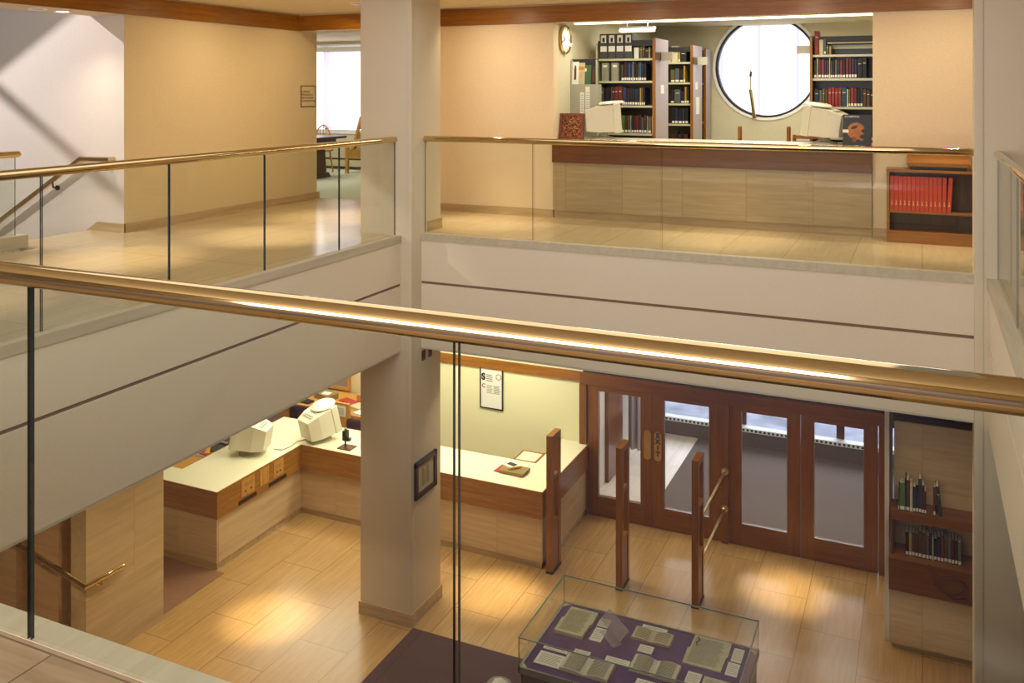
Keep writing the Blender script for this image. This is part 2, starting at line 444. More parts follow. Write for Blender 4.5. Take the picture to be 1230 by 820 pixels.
# floors
struct('floor', 'floor_low', (-14, 4, -3.5, 11.95, LF-.3, LF))
struct('floor.001', 'floor_up', (-8.2, -5.338, 1.2, 8.908, -.3, 0), (-8.2, 3.5, 8.908, 11.0, -.3, 0), (-8.74, -8.2, 6.37, 7.49, -.3, 0), (-8.2, -6.2, 11.0, 11.12, -.3, 0), (.593, 3.5, 1.817, 8.908, -.3, 0))
struct('floor.002', 'floor_near', (-5.338, 3.5, .95, 1.817, -.3, 0), (-9.0, -5.338, .95, 1.2, -.3, 0))
struct('floor.008', 'veil_floor', (-9.0, 3.5, -3.5, .95, -.3, 0))  # unseen floor, toned to set the haze mirrored in the near glass
struct('floor.003', 'carpet_green', (-14, -4.4, 11.12, EXT_Y, -.3, 0))
struct('floor.004', 'lam_desk', (-4.4, 3.5, 11.0, EXT_Y+.2, -.3, -.002))
# balcony edges: fascia with a shadow groove
def fascia(name, x0, x1, y0, y1, nx, ny):
    g = .012
    b = MB()
    b.box(x0, x1, y0, y1, -.53, -.075, M['fascia']); b.box(x0, x1, y0, y1, LC, -.56, M['fascia'])
    dx, dy = nx*g, ny*g
    b.box(x0-(g if nx > 0 else -g)*(1 if nx else 0) if nx else x0, x1-dx if nx else x1, y0, y1, -.56, -.53, M['groove']) if nx else b.box(x0, x1, y0-dy, y1-dy, -.56, -.53, M['groove'])
    return b.build(name, None, kind='structure')
fascia('wall_balcony_left', -5.55, -5.255, 1.9, 8.62, 1, 0)
fascia('wall_balcony_far', -5.14, .52, 8.825, 9.1, 0, -1)
fascia('wall_balcony_right', .51, .8, 1.9, 8.7, -1, 0)
fascia('wall_balcony_near', -5.2, .5, 1.6, 1.90, 0, 1)
# stone curbs
struct('trim_1', 'curb', (-5.338, -5.245, 1.915, 8.62, -.075, .002))
struct('trim_2', 'curb', (-5.13, .44, 8.815, 8.908, -.075, .002))
struct('trim_3', 'curb', (.5, .593, 1.915, 8.70, -.075, .002))
struct('trim_4', 'curb', (-5.34, .6, 1.817, 1.912, -.075, .002))
# slab soffit / lower ceiling
struct('ceiling', 'ceiling_low', (-14, -5.26, -3.5, 15.0, LC-.02, LC+.1), (-5.26, 3.5, 8.83, 11.95, LC-.02, LC+.1), (-5.26, 3.5, -3.5, 1.9, LC-.02, LC+.1), (.515, 3.5, 1.9, 8.83, LC-.02, LC+.1))
# upper ceiling, open over the atrium for an added overhead fill
struct('ceiling.001', 'ceiling', (-8.74, -4.9, -3.5, 10.62, 2.69, 2.9), (-4.9, .2, -3.5, 2.3, 2.69, 2.9), (-4.9, .2, 8.4, 10.62, 2.69, 2.9), (.2, 3.5, -3.5, 10.62, 2.69, 2.9))
struct('ceiling.002', 'wall_olive', (-6.0, 3.5, 10.80, EXT_Y+.3, 2.70, 2.9))
struct('ceiling.003', 'ceiling', (-8.74, -8.205, 1.0, 7.49, 2.462, 2.69))
struct('ceiling.004', 'ceiling', (-14, -6.0, 10.62, EXT_Y+.3, 2.62, 2.8), (-8.2, -6.0, 10.62, 11.1, 2.462, 2.62))
# columns (square, with a bullnose corner strip)
def column(name, x0, x1, y0, y1, z0, z1, nose):
    b = MB(); b.box(x0, x1, y0, y1, z0, z1, M['column'], .012)
    nx, ny = nose
    for a, c in (((nx, ny), 0),):
        b.box(nx-.035, nx+.035, ny-.03, ny+.04, z0, z1, M['column'], .012)
    return b.build(name, None, kind='structure', smooth=True)
column('column', -5.785, -5.12, 8.605, 9.27, LF, 2.9, (-5.15, 8.63))
column('column.001', .42, 1.15, 8.70, 9.35, LF, 2.9, (.44, 8.72))
struct('baseboard_column', 'base', (-5.80, -5.105, 8.59, 9.285, LF, LF+.14))
struct('baseboard_column_upper', 'basey', (-5.6, -5.105, 8.96, 9.285, 0, .12), (-5.8, -5.6, 8.7, 9.285, 0, .12))
# upper walls
struct('wall_left', 'wall_warm', (-8.5, -8.2, 7.49, 11.05, 0, 2.69))
struct('wall_stair', 'wall_white', (-13.5, -8.5, 7.49, 7.75, -4.3, 4.6), (-8.5, -8.202, 7.485, 7.7, 0, 2.46))
struct('wall_stair_left', 'wall_white', (-13.6, -13.4, 1.0, 7.6, -4.3, 4.6))
struct('wall_far', 'wall_far', (-6.35, -4.25, 10.63, 10.8, 0, 2.69), (-.495, 3.5, 10.63, 10.8, 0, 2.69))
struct('wall_far_header', 'wall_olive', (-4.25, -.495, 10.63, 10.80, 2.462, 2.9))
struct('wall_right', 'wall_white', (3.4, 3.6, -3.5, 15.8, LF, 2.9))
struct('wall_near', 'wall_warm', (-9, 3.5, -3.6, -3.4, LF, 2.9))
struct('wall_near_left', 'wall_white', (-9.0, -8.9, -3.5, 1.2, LC, 2.9))
# oak band running round at ceiling level
struct('trim_5', 'oak_x', (-8.21, 3.4, 10.585, 10.63, 2.462, 2.675))
struct('trim_6', 'oak_y', (-8.205, -8.165, 1.0, 10.6, 2.462, 2.675))
# baseboards
struct('baseboard_left', 'basey', (-8.2, -8.18, 7.47, 11.05, 0, .10), (-8.2, -8.16, 11.05, 11.07, 0, .1))
b = MB(); b.prism([(-8.18, 0), (-8.18, .10), (-8.60, .10), (-8.82, -.03), (-8.82, -.10), (-8.62, 0)], .02, 'y', 7.465); b.build('baseboard_stair', M['base'], kind='structure')
struct('baseboard_far', 'base', (-6.35, -4.25, 10.61, 10.63, 0, .10), (-.495, 3.4, 10.61, 10.63, 0, .10))
# workroom behind the upper desk
struct('wall_workroom_left', 'wall_olive', (-4.45, -4.27, 10.80, EXT_Y+.2, 0, 2.9))
struct('wall_workroom_right', 'wall_olive', (.5, .65, 10.80, EXT_Y+.2, 0, 2.9))
def holed_wall(name, mat, x0, x1, z0, z1, cx, cz, r, y0, y1):
    b = MB(); seg = 64
    ring = [(cx+r*math.cos(2*math.pi*i/seg), cz+r*math.sin(2*math.pi*i/seg)) for i in range(seg)]
    def outer(px, pz):
        dx, dz = px-cx, pz-cz; t = min(((x1-cx)/dx if dx > 1e-9 else 1e9), ((x0-cx)/dx if dx < -1e-9 else 1e9), ((z1-cz)/dz if dz > 1e-9 else 1e9), ((z0-cz)/dz if dz < -1e-9 else 1e9))
        return (cx+dx*t, cz+dz*t)
    out = [outer(*p) for p in ring]
    # snap the nearest ray to each corner
    for c in ((x0, z0), (x0, z1), (x1, z0), (x1, z1)):
        i = min(range(seg), key=lambda k: (out[k][0]-c[0])**2+(out[k][1]-c[1])**2); out[i] = c
    V = lambda p, y: b.bm.verts.new((p[0], y, p[1]))
    ri0 = [V(p, y0) for p in ring]; ro0 = [V(p, y0) for p in out]; ri1 = [V(p, y1) for p in ring]; ro1 = [V(p, y1) for p in out]; fs = []
    for i in range(seg):
        j = (i+1) % seg
        fs += [b.bm.faces.new((ri0[i], ri0[j], ro0[j], ro0[i])), b.bm.faces.new((ri1[i], ro1[i], ro1[j], ri1[j])), b.bm.faces.new((ri0[i], ri1[i], ri1[j], ri0[j])), b.bm.faces.new((ro0[i], ro0[j], ro1[j], ro1[i]))]
    bmesh.ops.recalc_face_normals(b.bm, faces=fs)
    return b.build(name, M[mat], kind='structure')
WCX, WCZ, WR = -2.37, 1.995, .865
holed_wall('wall_workroom_back', 'wall_olive', -4.45, .65, 0, 2.95, WCX, WCZ, WR, EXT_Y, EXT_Y+.2)
wd = empty('window_1', (WCX, EXT_Y, WCZ-WR), kind='structure')
MB().lathe([(WR-.022, -.03), (WR+.022, -.03), (WR+.022, .0), (WR-.022, .2)], (WCX, EXT_Y, WCZ), 'y', 64).build('window_frame', M['white_frame'], wd, smooth=True)
MB().lathe([(WR-.058, -.02), (WR-.022, -.02), (WR-.022, .10), (WR-.058, .10)], (WCX, EXT_Y, WCZ), 'y', 64).build('window_sash', M['dark'], wd, smooth=True)
MB().cyl((WCX, EXT_Y+.14, WCZ), (WCX, EXT_Y+.15, WCZ), WR-.03, seg=64).build('window_pane', M['daylight_slats'], wd)
MB().cyl((-2.61, 15.38, 1.60), (-2.61, 15.38, 1.93), .012, seg=10, mat='parch').cyl((-2.61, 15.38, 1.93), (-2.61, 15.38, 1.97), .014, .006, 10, mat='brass_dull').cyl((-2.61, 15.38, 1.84), (-2.60, 15.38, 1.92), .022, .015, 10, mat='dark').tube([(-2.61, 15.38, 1.62), (-2.585, 15.38, 1.45), (-2.55, 15.38, 1.2), (-2.545, 15.38, 1.14)], .03, 8, mat='brass_dull').build('blind_cord', None, wd)
# reading room in the far left corner, with a tall window
struct('wall_reading_back', 'wall_olive', (-14, -12.4, EXT_Y, EXT_Y+.2, 0, 2.8), (-12.4, -8.6, EXT_Y, EXT_Y+.2, 0, .72), (-12.4, -8.6, EXT_Y, EXT_Y+.2, 2.56, 2.8), (-8.6, -4.4, EXT_Y, EXT_Y+.2, 0, 2.8))
struct('wall_reading_left', 'wall_olive', (-14.2, -14, 7.7, EXT_Y+.2, 0, 2.8))
wn = empty('window_2', (-10.5, EXT_Y, .72), kind='structure')
b = MB()
b.box(-12.4, -8.6, EXT_Y-.02, EXT_Y+.1, .72, .80); b.box(-12.4, -8.6, EXT_Y, EXT_Y+.1, 2.5, 2.56); b.box(-12.4, -12.34, EXT_Y, EXT_Y+.1, .72, 2.56); b.box(-8.66, -8.6, EXT_Y, EXT_Y+.1, .72, 2.56)
b.build('window_frame', M['white_frame'], wn)
MB().box(-12.4, -8.6, EXT_Y+.12, EXT_Y+.13, .72, 2.56).build('window_pane', M['daylight_strong'], wn)
MB().box(-11.32, -11.27, EXT_Y+.02, EXT_Y+.1, .8, 2.5).build('mullion', M['dark'], wn)
# stairs going down beyond the landing
b = MB()
for i in range(9):
    b.box(-8.74-.3*(i+1), -8.74-.3*i, 6.37, 7.488, -.172*(i+1)-.25, -.172*(i+1))
b.box(-13.4, -8.74-2.7, 4.9, 7.488, -1.95, -1.72)
b.build('stair_flight', M['floor_low'], kind='structure')
# lower walls
struct('wall_lower_back', 'wall_yellow', (-7.05, -4.33, 11.95, 12.1, LF, LC))
struct('wall_office_back', 'wall_warm', (-14, -7.0, 12.95, 13.1, LF, LC))
struct('wall_office_side', 'wall_warm', (-7.05, -6.9, 12.1, 13.1, LF, LC))
struct('wall_office_left', 'wall_warm', (-14.2, -14, -3.5, 13.1, LF, LC))
struct('wall_travertine', 'trav_wall', (-7.95, -7.735, 6.58, 7.61, LF, LC))
b = MB(); b.box(-13.4, -7.95, 6.74, 7.48, LF, LC)
for x0, x1 in ((-8.52, -8.15), (-9.3, -8.80), (-10.2, -9.7)): b.box(x0, x1, 6.60, 6.74, LF, LC)
b.build('wall_lower_stair', M['trav_stair'], kind='structure')
# header over the doors and the wall above
struct('trim_7', 'door_x', (-4.36, .6, 11.90, 12.0, -2.49, -2.33))
struct('trim_8', 'oak_x', (-7.05, -4.36, 11.92, 11.96, -2.47, -2.33))
struct('wall_over_doors', 'dark', (-7.05, 3.5, 11.955, 12.12, -2.33, LC))
struct('wall_door_right', 'trav_x', (-.02, 3.5, 11.95, 12.1, LF, -2.33))
struct('wall_partition', 'wall_white', (-.37, -.325, 10.52, 11.88, LF, LC))

# ================================================================== GLASS BALUSTRADES
def pane(x0, x1, y0, y1, z0, z1, parent, name='glass_panel', mat='glass', edge='glass_edge'):
    b = MB(); b.box(x0, x1, y0, y1, z0, z1, M[mat])
    e = b._slot(M[edge]); thin = min(range(3), key=lambda i: (x1-x0, y1-y0, z1-z0)[i])
    for f in b.bm.faces:
        f.normal_update()
        if abs(f.normal[thin]) < .5: f.material_index = e
    return b.build(name, None, parent)
RZ = 1.06
def rail(parent, pts, r=.033, name='handrail', mat='brass'):
    b = MB(); b.tube(pts, r, 32)
    for p in (pts[0], pts[-1]): b.ball(p, r, 24)
    return b.build(name, M[mat], parent, smooth=True)
def balustrade(label, axis, c, a0, a1, cuts, rail_ext=(0, 0), railz=RZ, z0=-.02):
    loc = ((a0+a1)/2, c, 0) if axis == 'x' else (c, (a0+a1)/2, 0)
    t = empty('glass_balustrade', loc, label, 'balustrade', 'brass railed glass balustrades')
    xs = [a0]+list(cuts)+[a1]; g = .0065; h = .0065
    for p, q in zip(xs, xs[1:]):
        p2 = p+(g if p != a0 else 0); q2 = q-(g if q != a1 else 0)
        if axis == 'x': pane(p2, q2, c-h, c+h, z0, railz-.018, t)
        else: pane(c-h, c+h, p2, q2, z0, railz-.018, t)
    r0, r1 = a0-rail_ext[0], a1+rail_ext[1]
    rail(t, [(r0, c, railz), (r1, c, railz)] if axis == 'x' else [(c, r0, railz), (c, r1, railz)])
    return t
balustrade('glass balustrade with thick brass rail crossing the foreground', 'x', 1.825, -5.30, .56, (-5.19, -3.78, -2.37, -.966), (0, 0))
balustrade('left glass balustrade with brass rail running back to the column', 'y', -5.33, 1.86, 8.60, (1.94, 3.06, 4.18, 5.30, 6.42, 7.55))
balustrade('far glass balustrade with brass rail in front of upper desk', 'x', 8.90, -5.11, .40, (-3.79, -2.385, -.99))
balustrade('right glass balustrade with brass rail ending at the white pier', 'y', .585, 1.86, 8.67, (1.94, 3.6, 5.25, 6.95))
# stair guard on its stone curb
t = empty('stair_guard', (-8.39, 4.2, 0), 'short glass stair guard with brass rail on stone curb at left', 'balustrade')
MB().box(-8.47, -8.33, 1.2, 6.385, 0, .13).build('curb', M['curb'], t)
pane(-8.396, -8.384, 2.0, 5.95, .1, .95, t); pane(-8.396, -8.384, 5.963, 6.28, .1, .95, t)
rail(t, [(-8.39, 1.3, .955), (-8.39, 6.31, .955)])
# wall handrail along the stairs
t = empty('wall_handrail', (-8.6, 7.41, .8), 'brass wall handrail sloping down along the white stair wall', 'handrail')
b = MB(); b.tube([(-8.36, 7.485, .825), (-8.36, 7.41, .825), (-8.80, 7.41, .82), (-10.6, 7.41, -.22)], .029, 20); b.build('rail', M['brass'], t, smooth=True)
for x, z in ((-8.45, .82), (-9.26, .54)):
    MB().tube([(x, 7.41, z), (x, 7.42, z-.07), (x, 7.47, z-.08)], .010, 10).cyl((x, 7.467, z-.08), (x, 7.487, z-.08), .03, seg=20).build('bracket', M['bronze'], t, smooth=True)
t = empty('wall_handrail', (-7.66, 6.5, LF+.9), 'brass handrail wrapping the lower travertine wall corner', 'handrail')
b = MB(); b.tube([(-9.4, 6.51, -2.985), (-7.665, 6.51, -3.385), (-7.665, 6.98, -3.40)], .027, 20).ball((-7.665, 6.98, -3.40), .027); b.build('rail', M['brass'], t, smooth=True)
for p, w in (((-7.665, 6.72, -3.40), (-7.735, 6.72, -3.46)), ((-8.3, 6.51, -3.24), (-8.3, 6.58, -3.30))):
    MB().tube([p, (p[0], p[1], w[2]), w], .010, 10).cyl(w, (w[0]+(.012 if w[0] > -7.8 else 0), w[1]-(0 if w[0] > -7.8 else .012), w[2]), .03, seg=20).build('bracket', M['brass_dull'], t, smooth=True)

# ================================================================== UPPER FAR SIDE
t = empty('reception_desk', (-2.37, 10.9, 0), 'long travertine fronted desk with oak apron set in upper wall opening', 'desk')
MB().box(-4.24, -.50, 10.60, 10.95, .10, .70).build('travertine_front', M['trav_up'], t)
MB().box(-4.24, -.50, 10.64, 10.95, 0, .10).build('kick_base', M['base'], t)
MB().box(-4.245, -.497, 10.575, 10.62, .70, .955).build('apron', M['apron_dark'], t)
MB().box(-4.247, -.496, 10.56, 11.40, .955, .985, M['lam_desk']).box(-4.247, -.496, 10.545, 10.565, .95, .985, M['oak_x']).build('desk_top', None, t)

def crt(name_label, loc, rz, tiltup, sc=1.0, cat='monitor', dome=True):
    """Beige tube monitor; local: screen faces -Y, back towards +Y."""
    t = empty('monitor', loc, name_label, cat, rz=rz)
    T0 = Matrix.Translation(loc) @ Matrix.Rotation(rz, 4, 'Z') @ Matrix.Scale(sc, 4)
    Tt = T0 @ Matrix.Translation((0, 0, .07)) @ Matrix.Rotation(tiltup, 4, 'X')
    MB().lathe([(.0, 0), (.14, 0), (.14, .015), (.07, .035), (.05, .07), (.0, .07)], (0, .04, 0), 'z', 32, T=T0).build('swivel_base', M['beige2'], t, smooth=True)
    b = MB()
    w, h = .185, .34
    b.box(-w, w, -.17, -.08, .0, h, None, .015, T=Tt); b.build('bezel', M['beige'], t, smooth=True)
    MB().box(-.15, .15, -.175, -.168, .05, .30, None, .004, T=Tt).build('screen', M['screen'], t)
    b = MB()
    # tapering housing
    pr = [(-.08, .175, .01, .33), (.10, .165, .02, .32), (.24, .125, .04, .285)]
    rings = []
    for y, ww, z0, z1 in pr: rings.append([b.bm.verts.new(Tt @ Vector(q)) for q in ((-ww, y, z0), (ww, y, z0), (ww, y, z1), (-ww, y, z1))])
    fs = []
    for A, B in zip(rings, rings[1:]):
        for j in range(4): fs.append(b.bm.faces.new((A[j], A[(j+1) % 4], B[(j+1) % 4], B[j])))
    fs += [b.bm.faces.new(rings[0]), b.bm.faces.new(rings[-1])]
    bmesh.ops.recalc_face_normals(b.bm, faces=fs); b._slot(M['beige'])
    b.build('housing', None, t)
    b = MB()
    for i in range(7): b.box(-.10, .10, -.02+i*.03, -.012+i*.03, .322-i*.001, .332-i*.0035, None, T=Tt)
    b.build('vent_slots', M['vent'], t)
    if dome:
        MB().lathe([(0, 0), (.15, 0), (.155, .012), (.13, .03), (0, .035)], (0, -.08, h), 'z', 36, T=Tt).build('swivel_cap', M['ivory'], t, smooth=True)
    return t
crt('cream tube monitor on upper desk, leaning beside carved picture', (-3.68, 11.05, .985), R(112), R(-4), 1.08)
crt('cream tube monitor on upper desk turned toward round window', (-1.08, 11.1, .985), R(-106), R(-8), 1.05)

# carved picture and black poster leaning on the desk
t = empty('carved_picture', (-4.08, 10.86, .985), 'small carved brown relief picture leaning at left end of upper desk', 'picture')
b = MB(); Tl = Matrix.Translation((-4.08, 10.80, .985)) @ Matrix.Rotation(R(-8), 4, 'X')
for x0, x1, z0, z1 in ((-.165, .165, 0, .035), (-.165, .165, .295, .33), (-.165, -.13, .035, .295), (.13, .165, .035, .295)): b.box(x0, x1, 0, .03, z0, z1, None, .004, T=Tl)
b.build('frame', M['carve_frame'], t)
MB().box(-.13, .13, .012, .022, .035, .295, T=Tl).build('relief_panel', M['carve'], t)
t = empty('display_poster', (-.66, 10.86, .985), 'black poster showing a tan mask fragment, standing at right end of desk', 'poster')
Tl = Matrix.Translation((-.665, 10.80, .985)) @ Matrix.Rotation(R(-6), 4, 'X')
MB().box(-.15, .15, 0, .012, 0, .35, T=Tl).build('board', M['black'], t)
pts = [(.095*math.cos(R(a))*1.0-.01, .165+.095*math.sin(R(a))) for a in range(20, 300, 14)]
pts += [(.05, .055), (.075, .075), (.03, .09), (.035, .12), (.075, .13), (.06, .15), (.035, .17)]
MB().prism(pts, .003, 'y', -.003, T=Tl).build('mask_print', M['mask'], t)
MB().prism([(-.03+.035*math.cos(R(a)), .205+.016*math.sin(R(a))+.012*math.cos(R(a))) for a in range(0, 360, 24)], .002, 'y', -.005, T=Tl).build('eye_print', M['black'], t)
MB().box(-.05, -.01, -.005, -.003, .04, .1, T=Tl).build('beard_print', M['carve_frame'], t)
MB().box(-.152, -.09, -.006, -.002, .145, .18, T=Tl).build('label_tag', M['lblw'], t)
text_mesh('EXHIBITION', .028, 'paper', 'headline', t, Tl @ face_my(-.13, -.004, .325))

# wall clock on the workroom side wall
t = empty('wall_clock', (-4.255, 11.05, 2.27), 'round brass rimmed wall clock on the workroom side wall', 'clock')
MB().lathe([(.165, 0), (.19, 0), (.195, .03), (.18, .045), (.165, .03)], (-4.27, 11.05, 2.27), 'x', 40).build('rim', M['brass'], t, smooth=True)
dial = MB().cyl((-4.268, 11.05, 2.27), (-4.25, 11.05, 2.27), .168, seg=40).build('dial', M['paper'], t)
for nm, ang, ln in (('hour_hand', 60, .075), ('minute_hand', 110, .12)):
    MB().box(-4.249, -4.246, -.006, .006, 0, ln, T=Matrix.Translation((0, 11.05, 2.27)) @ Matrix.Rotation(R(ang), 4, 'X')).build(nm, M['ink'], t)
for i in range(12): MB().box(-4.249, -4.247, -.004, .004, .135, .16, T=Matrix.Translation((0, 11.05, 2.27)) @ Matrix.Rotation(R(30*i), 4, 'X')).build('hour_mark', M['ink'], dial)

# magazine rack: a grey steel case on the desk end, pocket of four magazines above
t = empty('magazine_rack', (-4.06, 11.25, .985), 'grey steel magazine rack standing at left end of the upper desk', 'rack')
RX0, RX1, RY = -4.265, -3.90, 11.29
MB().box(RX0, RX1, RY, RY+.2, .985, 1.685).build('cabinet', M['steel_grey'], t)
MB().box(RX0, RX1, RY+.06, RY+.08, 1.685, 2.02).build('back_panel', M['dark'], t)
for x in (RX0, RX1-.012): MB().box(x, x+.012, RY, RY+.06, 1.685, 2.01).build('side_rail', M['steel_grey'], t)
mags = [('white magazine with a dark red figure, leftmost in the rack', 'paper', 'maroon'), ('cream magazine with an orange heading, second in the rack', 'parch', 'orange'), ('green covered magazine in the rack between cream and brown ones', 'green', 'lblw'), ('brown and black magazine, rightmost in the rack', 'dark', 'brown')]
for i, (lb, m1, m2) in enumerate(mags):
    x0 = RX0+.014+i*.085; wd_ = .088 if i == 3 else .096
    g = empty('magazine', (x0+.05, RY+.03, 1.687), lb, 'magazine', 'magazines in the wall rack')
    Tm = Matrix.Translation((0, RY+.008+.004*i, 1.687)) @ Matrix.Rotation(R(-5), 4, 'X')
    MB().box(x0, x0+wd_-.004, 0, .006, 0, (.30, .285, .255, .275)[i], M[m1], T=Tm).build('cover', None, g)
    mm = bookmat(m2) if m2 in BOOK_COL else M[m2]
    b = MB()
    for q in [((.03, .06, .06, .22), (.035, .055, .22, .25)), ((.005, .085, .19, .235), (.01, .08, .15, .155), (.01, .07, .12, .125), (.01, .075, .09, .095)), ((.005, .03, .17, .21),), ((.025, .085, .03, .2), (.03, .07, .21, .23))][i]:
        b.box(x0+q[0], x0+q[1], -.002, 0, q[2], q[3], mm, T=Tm)
    b.build('cover_print', None, g)
for x0, x1, z0, z1, lb in ((-4.13, -4.075, 1.30, 1.58, 'shorter white paper strip taped to the grey rack'), (-4.055, -3.995, 1.33, 1.655, 'taller white paper strip taped to the grey rack')):
    g = empty('notice', ((x0+x1)/2, RY, z0), lb, 'notice', 'paper strips on the rack')
    b = MB(); b.box(x0, x1, RY-.003, RY, z0, z1, M['paper'])
    for k in range(8): b.box(x0+.012, x1-.012, RY-.0036, RY-.003, z0+.03+k*.03, z0+.035+k*.03, M['ink2'])
    b.build('sheet', None, g)

# ------------------------------------------------------------------ books and shelving
def book_mesh(w, h, d, color, lbl=True):
    """Spine faces -Y; origin at bottom, left, spine."""
    b = MB(); c = bookmat(color); k = .003
    b.box(0, w, 0, .004, 0, h, c); b.box(0, k, 0, d, 0, h, c); b.box(w-k, w, 0, d, 0, h, c)
    b.box(k, w-k, .004, d-.006, .004, h-.005, M['pages'])
    if lbl: b.box(w*.12, w*.88, -.001, 0, .012, .012+min(.035, h*.14), M['lblw'])
    elif w > .02: b.box(w*.2, w*.8, -.001, 0, h*.72, h*.76, M['gold'])
    return b
def shelf_books(specs, x0, y, z, where, group, d=.17, facing=1):
    """A row of books; each its own object. specs: (colour, width, height, label?, lean degrees)."""
    x = x0
    for i, s in enumerate(specs):
        c, w, h = s[:3]; lb = s[3] if len(s) > 3 else True; lean = s[4] if len(s) > 4 else 0
        if c is None: x += w; continue
        b = book_mesh(w, h, d, c, lb)
        if lean:
            bmesh.ops.transform(b.bm, matrix=Matrix.Rotation(R(lean), 4, 'Y'), verts=b.bm.verts)
            mz = min(v.co.z for v in b.bm.verts); mx = min(v.co.x for v in b.bm.verts)
            bmesh.ops.translate(b.bm, vec=(-mx, 0, -mz), verts=b.bm.verts)
        bmesh.ops.translate(b.bm, vec=(x, y+rnd.uniform(0, .012), z), verts=b.bm.verts)
        n = sum(1 for q in specs[:i] if q[0])
        b.build('book', None, None, f'{c} book, {ORD[n]} from left {where}', 'book', group)
        x += w+.0015+(abs(h*math.sin(R(lean)))*.85 if lean else 0) if False else w+.0015
SX0, SX1 = -4.10, -3.30     # the stacks
def stack_unit(label, x0, x1, y0, y1, shelves, top, endpanel, side_right=True, sign=True):
    t = empty('shelving_range', ((x0+x1)/2, (y0+y1)/2, 0), label, 'shelving')
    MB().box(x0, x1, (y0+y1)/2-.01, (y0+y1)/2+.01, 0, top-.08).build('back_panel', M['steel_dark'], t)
    for z in shelves: MB().box(x0, x1, y0+.01, (y0+y1)/2-.01, z-.028, z).build('shelf', M['steel_cream'], t)
    MB().box(x0, x1, y0+.03, y1-.03, top-.10, top-.02).build('top_shelf', M['dark'], t)
    MB().box(x0-.02, x0, y0, y1, 0, top-.05).build('upright', M['steel_cream'], t)
    if endpanel:
        e = MB().box(x1, x1+.03, y0, y1, 0, top).build('end_panel', M['lav'], t)
        MB().box(x1-.012, x1+.031, y0-.02, y0, 0, top+.005).build('edge_strip', M['oak_z'], t)
        if sign:
            MB().box(x1+.03, x1+.05, y0-.04, y0+.24, 2.02, 2.12, M['bronze']).box(x1+.03, x1+.20, y0+.20, y0+.25, 2.01, 2.13, M['beige2']).build('sign_bracket', None, t)
    return t
st = stack_unit('first shelving range behind the desk, nearest the magazine rack', SX0, SX1, 11.9, 12.55, (1.02, 1.40, 1.735, 2.04), 2.31, True)
MB().box(SX1+.03, SX1+.033, 12.15, 12.32, 1.56, 1.68).build('card_holder', M['paper'], st)
st = stack_unit('second shelving range, between the first range and round window', SX0, SX1+.02, 14.0, 14.62, (.72, 1.08, 1.40, 1.73, 2.05), 2.31, True)
MB().box(SX1+.05, SX1+.053, 14.15, 14.3, 1.62, 1.74).build('card_holder', M['paper'], st)
MB().box(SX1+.05, SX1+.053, 14.18, 14.42, 1.23, 1.5).build('notice', M['paper'], st)
st = stack_unit('third shelving range, partly hidden next to the round window', SX0, SX1-.01, 15.05, 15.45, (1.08, 1.73, 2.05), 2.3, True, sign=False)
st = empty('shelving_range', (-.5, 12.1, 0), 'dark shelving range at right of the round window', 'shelving')
for z in (1.02, 1.40, 1.755, 2.05): MB().box(-1.26, .45, 11.9, 12.2, z-.028, z).build('shelf', M['steel_cream'], st)
MB().box(-1.26, .45, 12.2, 12.22, 0, 2.2).build('back_panel', M['black'], st)
MB().box(-1.26, .45, 11.93, 12.2, 2.22, 2.28).build('top_shelf', M['dark'], st)
MB().box(-1.285, -1.255, 11.86, 12.5, 0, 2.29).build('end_panel', M['oak_z'], st)
MB().box(-1.06, .45, 12.16, 12.2, 2.13, 2.18).build('upper_rail', M['steel_cream'], st)
MB().box(-1.45, -1.285, 11.94, 11.98, 2.07, 2.17).build('sign_bracket', M['beige2'], st)
BK = ['black', 'dark blue', 'dark red', 'brown', 'black', 'dark green', 'dark blue', 'black', 'maroon', 'plum']
def row(n, wmin, wmax, hmin, hmax, palette, seed):
    r = random.Random(seed); return [(r.choice(palette), r.uniform(wmin, wmax), r.uniform(hmin, hmax)) for _ in range(n)]
G1 = 'books on the first shelving range'
Y1 = 11.915
# top: four dark magazine files with white labels
for i in range(4):
    x = -4.07+i*.118
    t = empty('file_box', (x+.055, Y1+.12, 2.04), f'dark magazine file with two white labels, {ORD[i]} of four atop first range', 'file box', 'dark magazine files')
    MB().box(x, x+.112, Y1, Y1+.25, 2.04, 2.385, None, .004).build('box', M['box_dark'], t)
    MB().box(x+.018, x+.094, Y1-.002, Y1, 2.26, 2.365).build('upper_label', M['lblw'], t)
    MB().box(x+.040, x+.072, Y1-.0035, Y1-.002, 2.27, 2.33).build('silhouette_print', M['ink'], t)
    MB().box(x+.010, x+.102, Y1-.002, Y1, 2.14, 2.215).build('lower_label', M['lblw'], t)
t = empty('book_end', (-3.56, Y1+.1, 2.04), 'white boxed set beside the dark files on top shelf', 'box')
MB().box(-3.585, -3.52, Y1+.02, Y1+.2, 2.04, 2.19, None, .003).build('box', M['paper'], t)
shelf_books([('olive', .03, .16, False), ('brown', .035, .17, False), ('black', .05, .14, False), ('tan', .025, .15, False)], -3.50, Y1+.02, 2.04, 'beside the white box on the top shelf', G1)
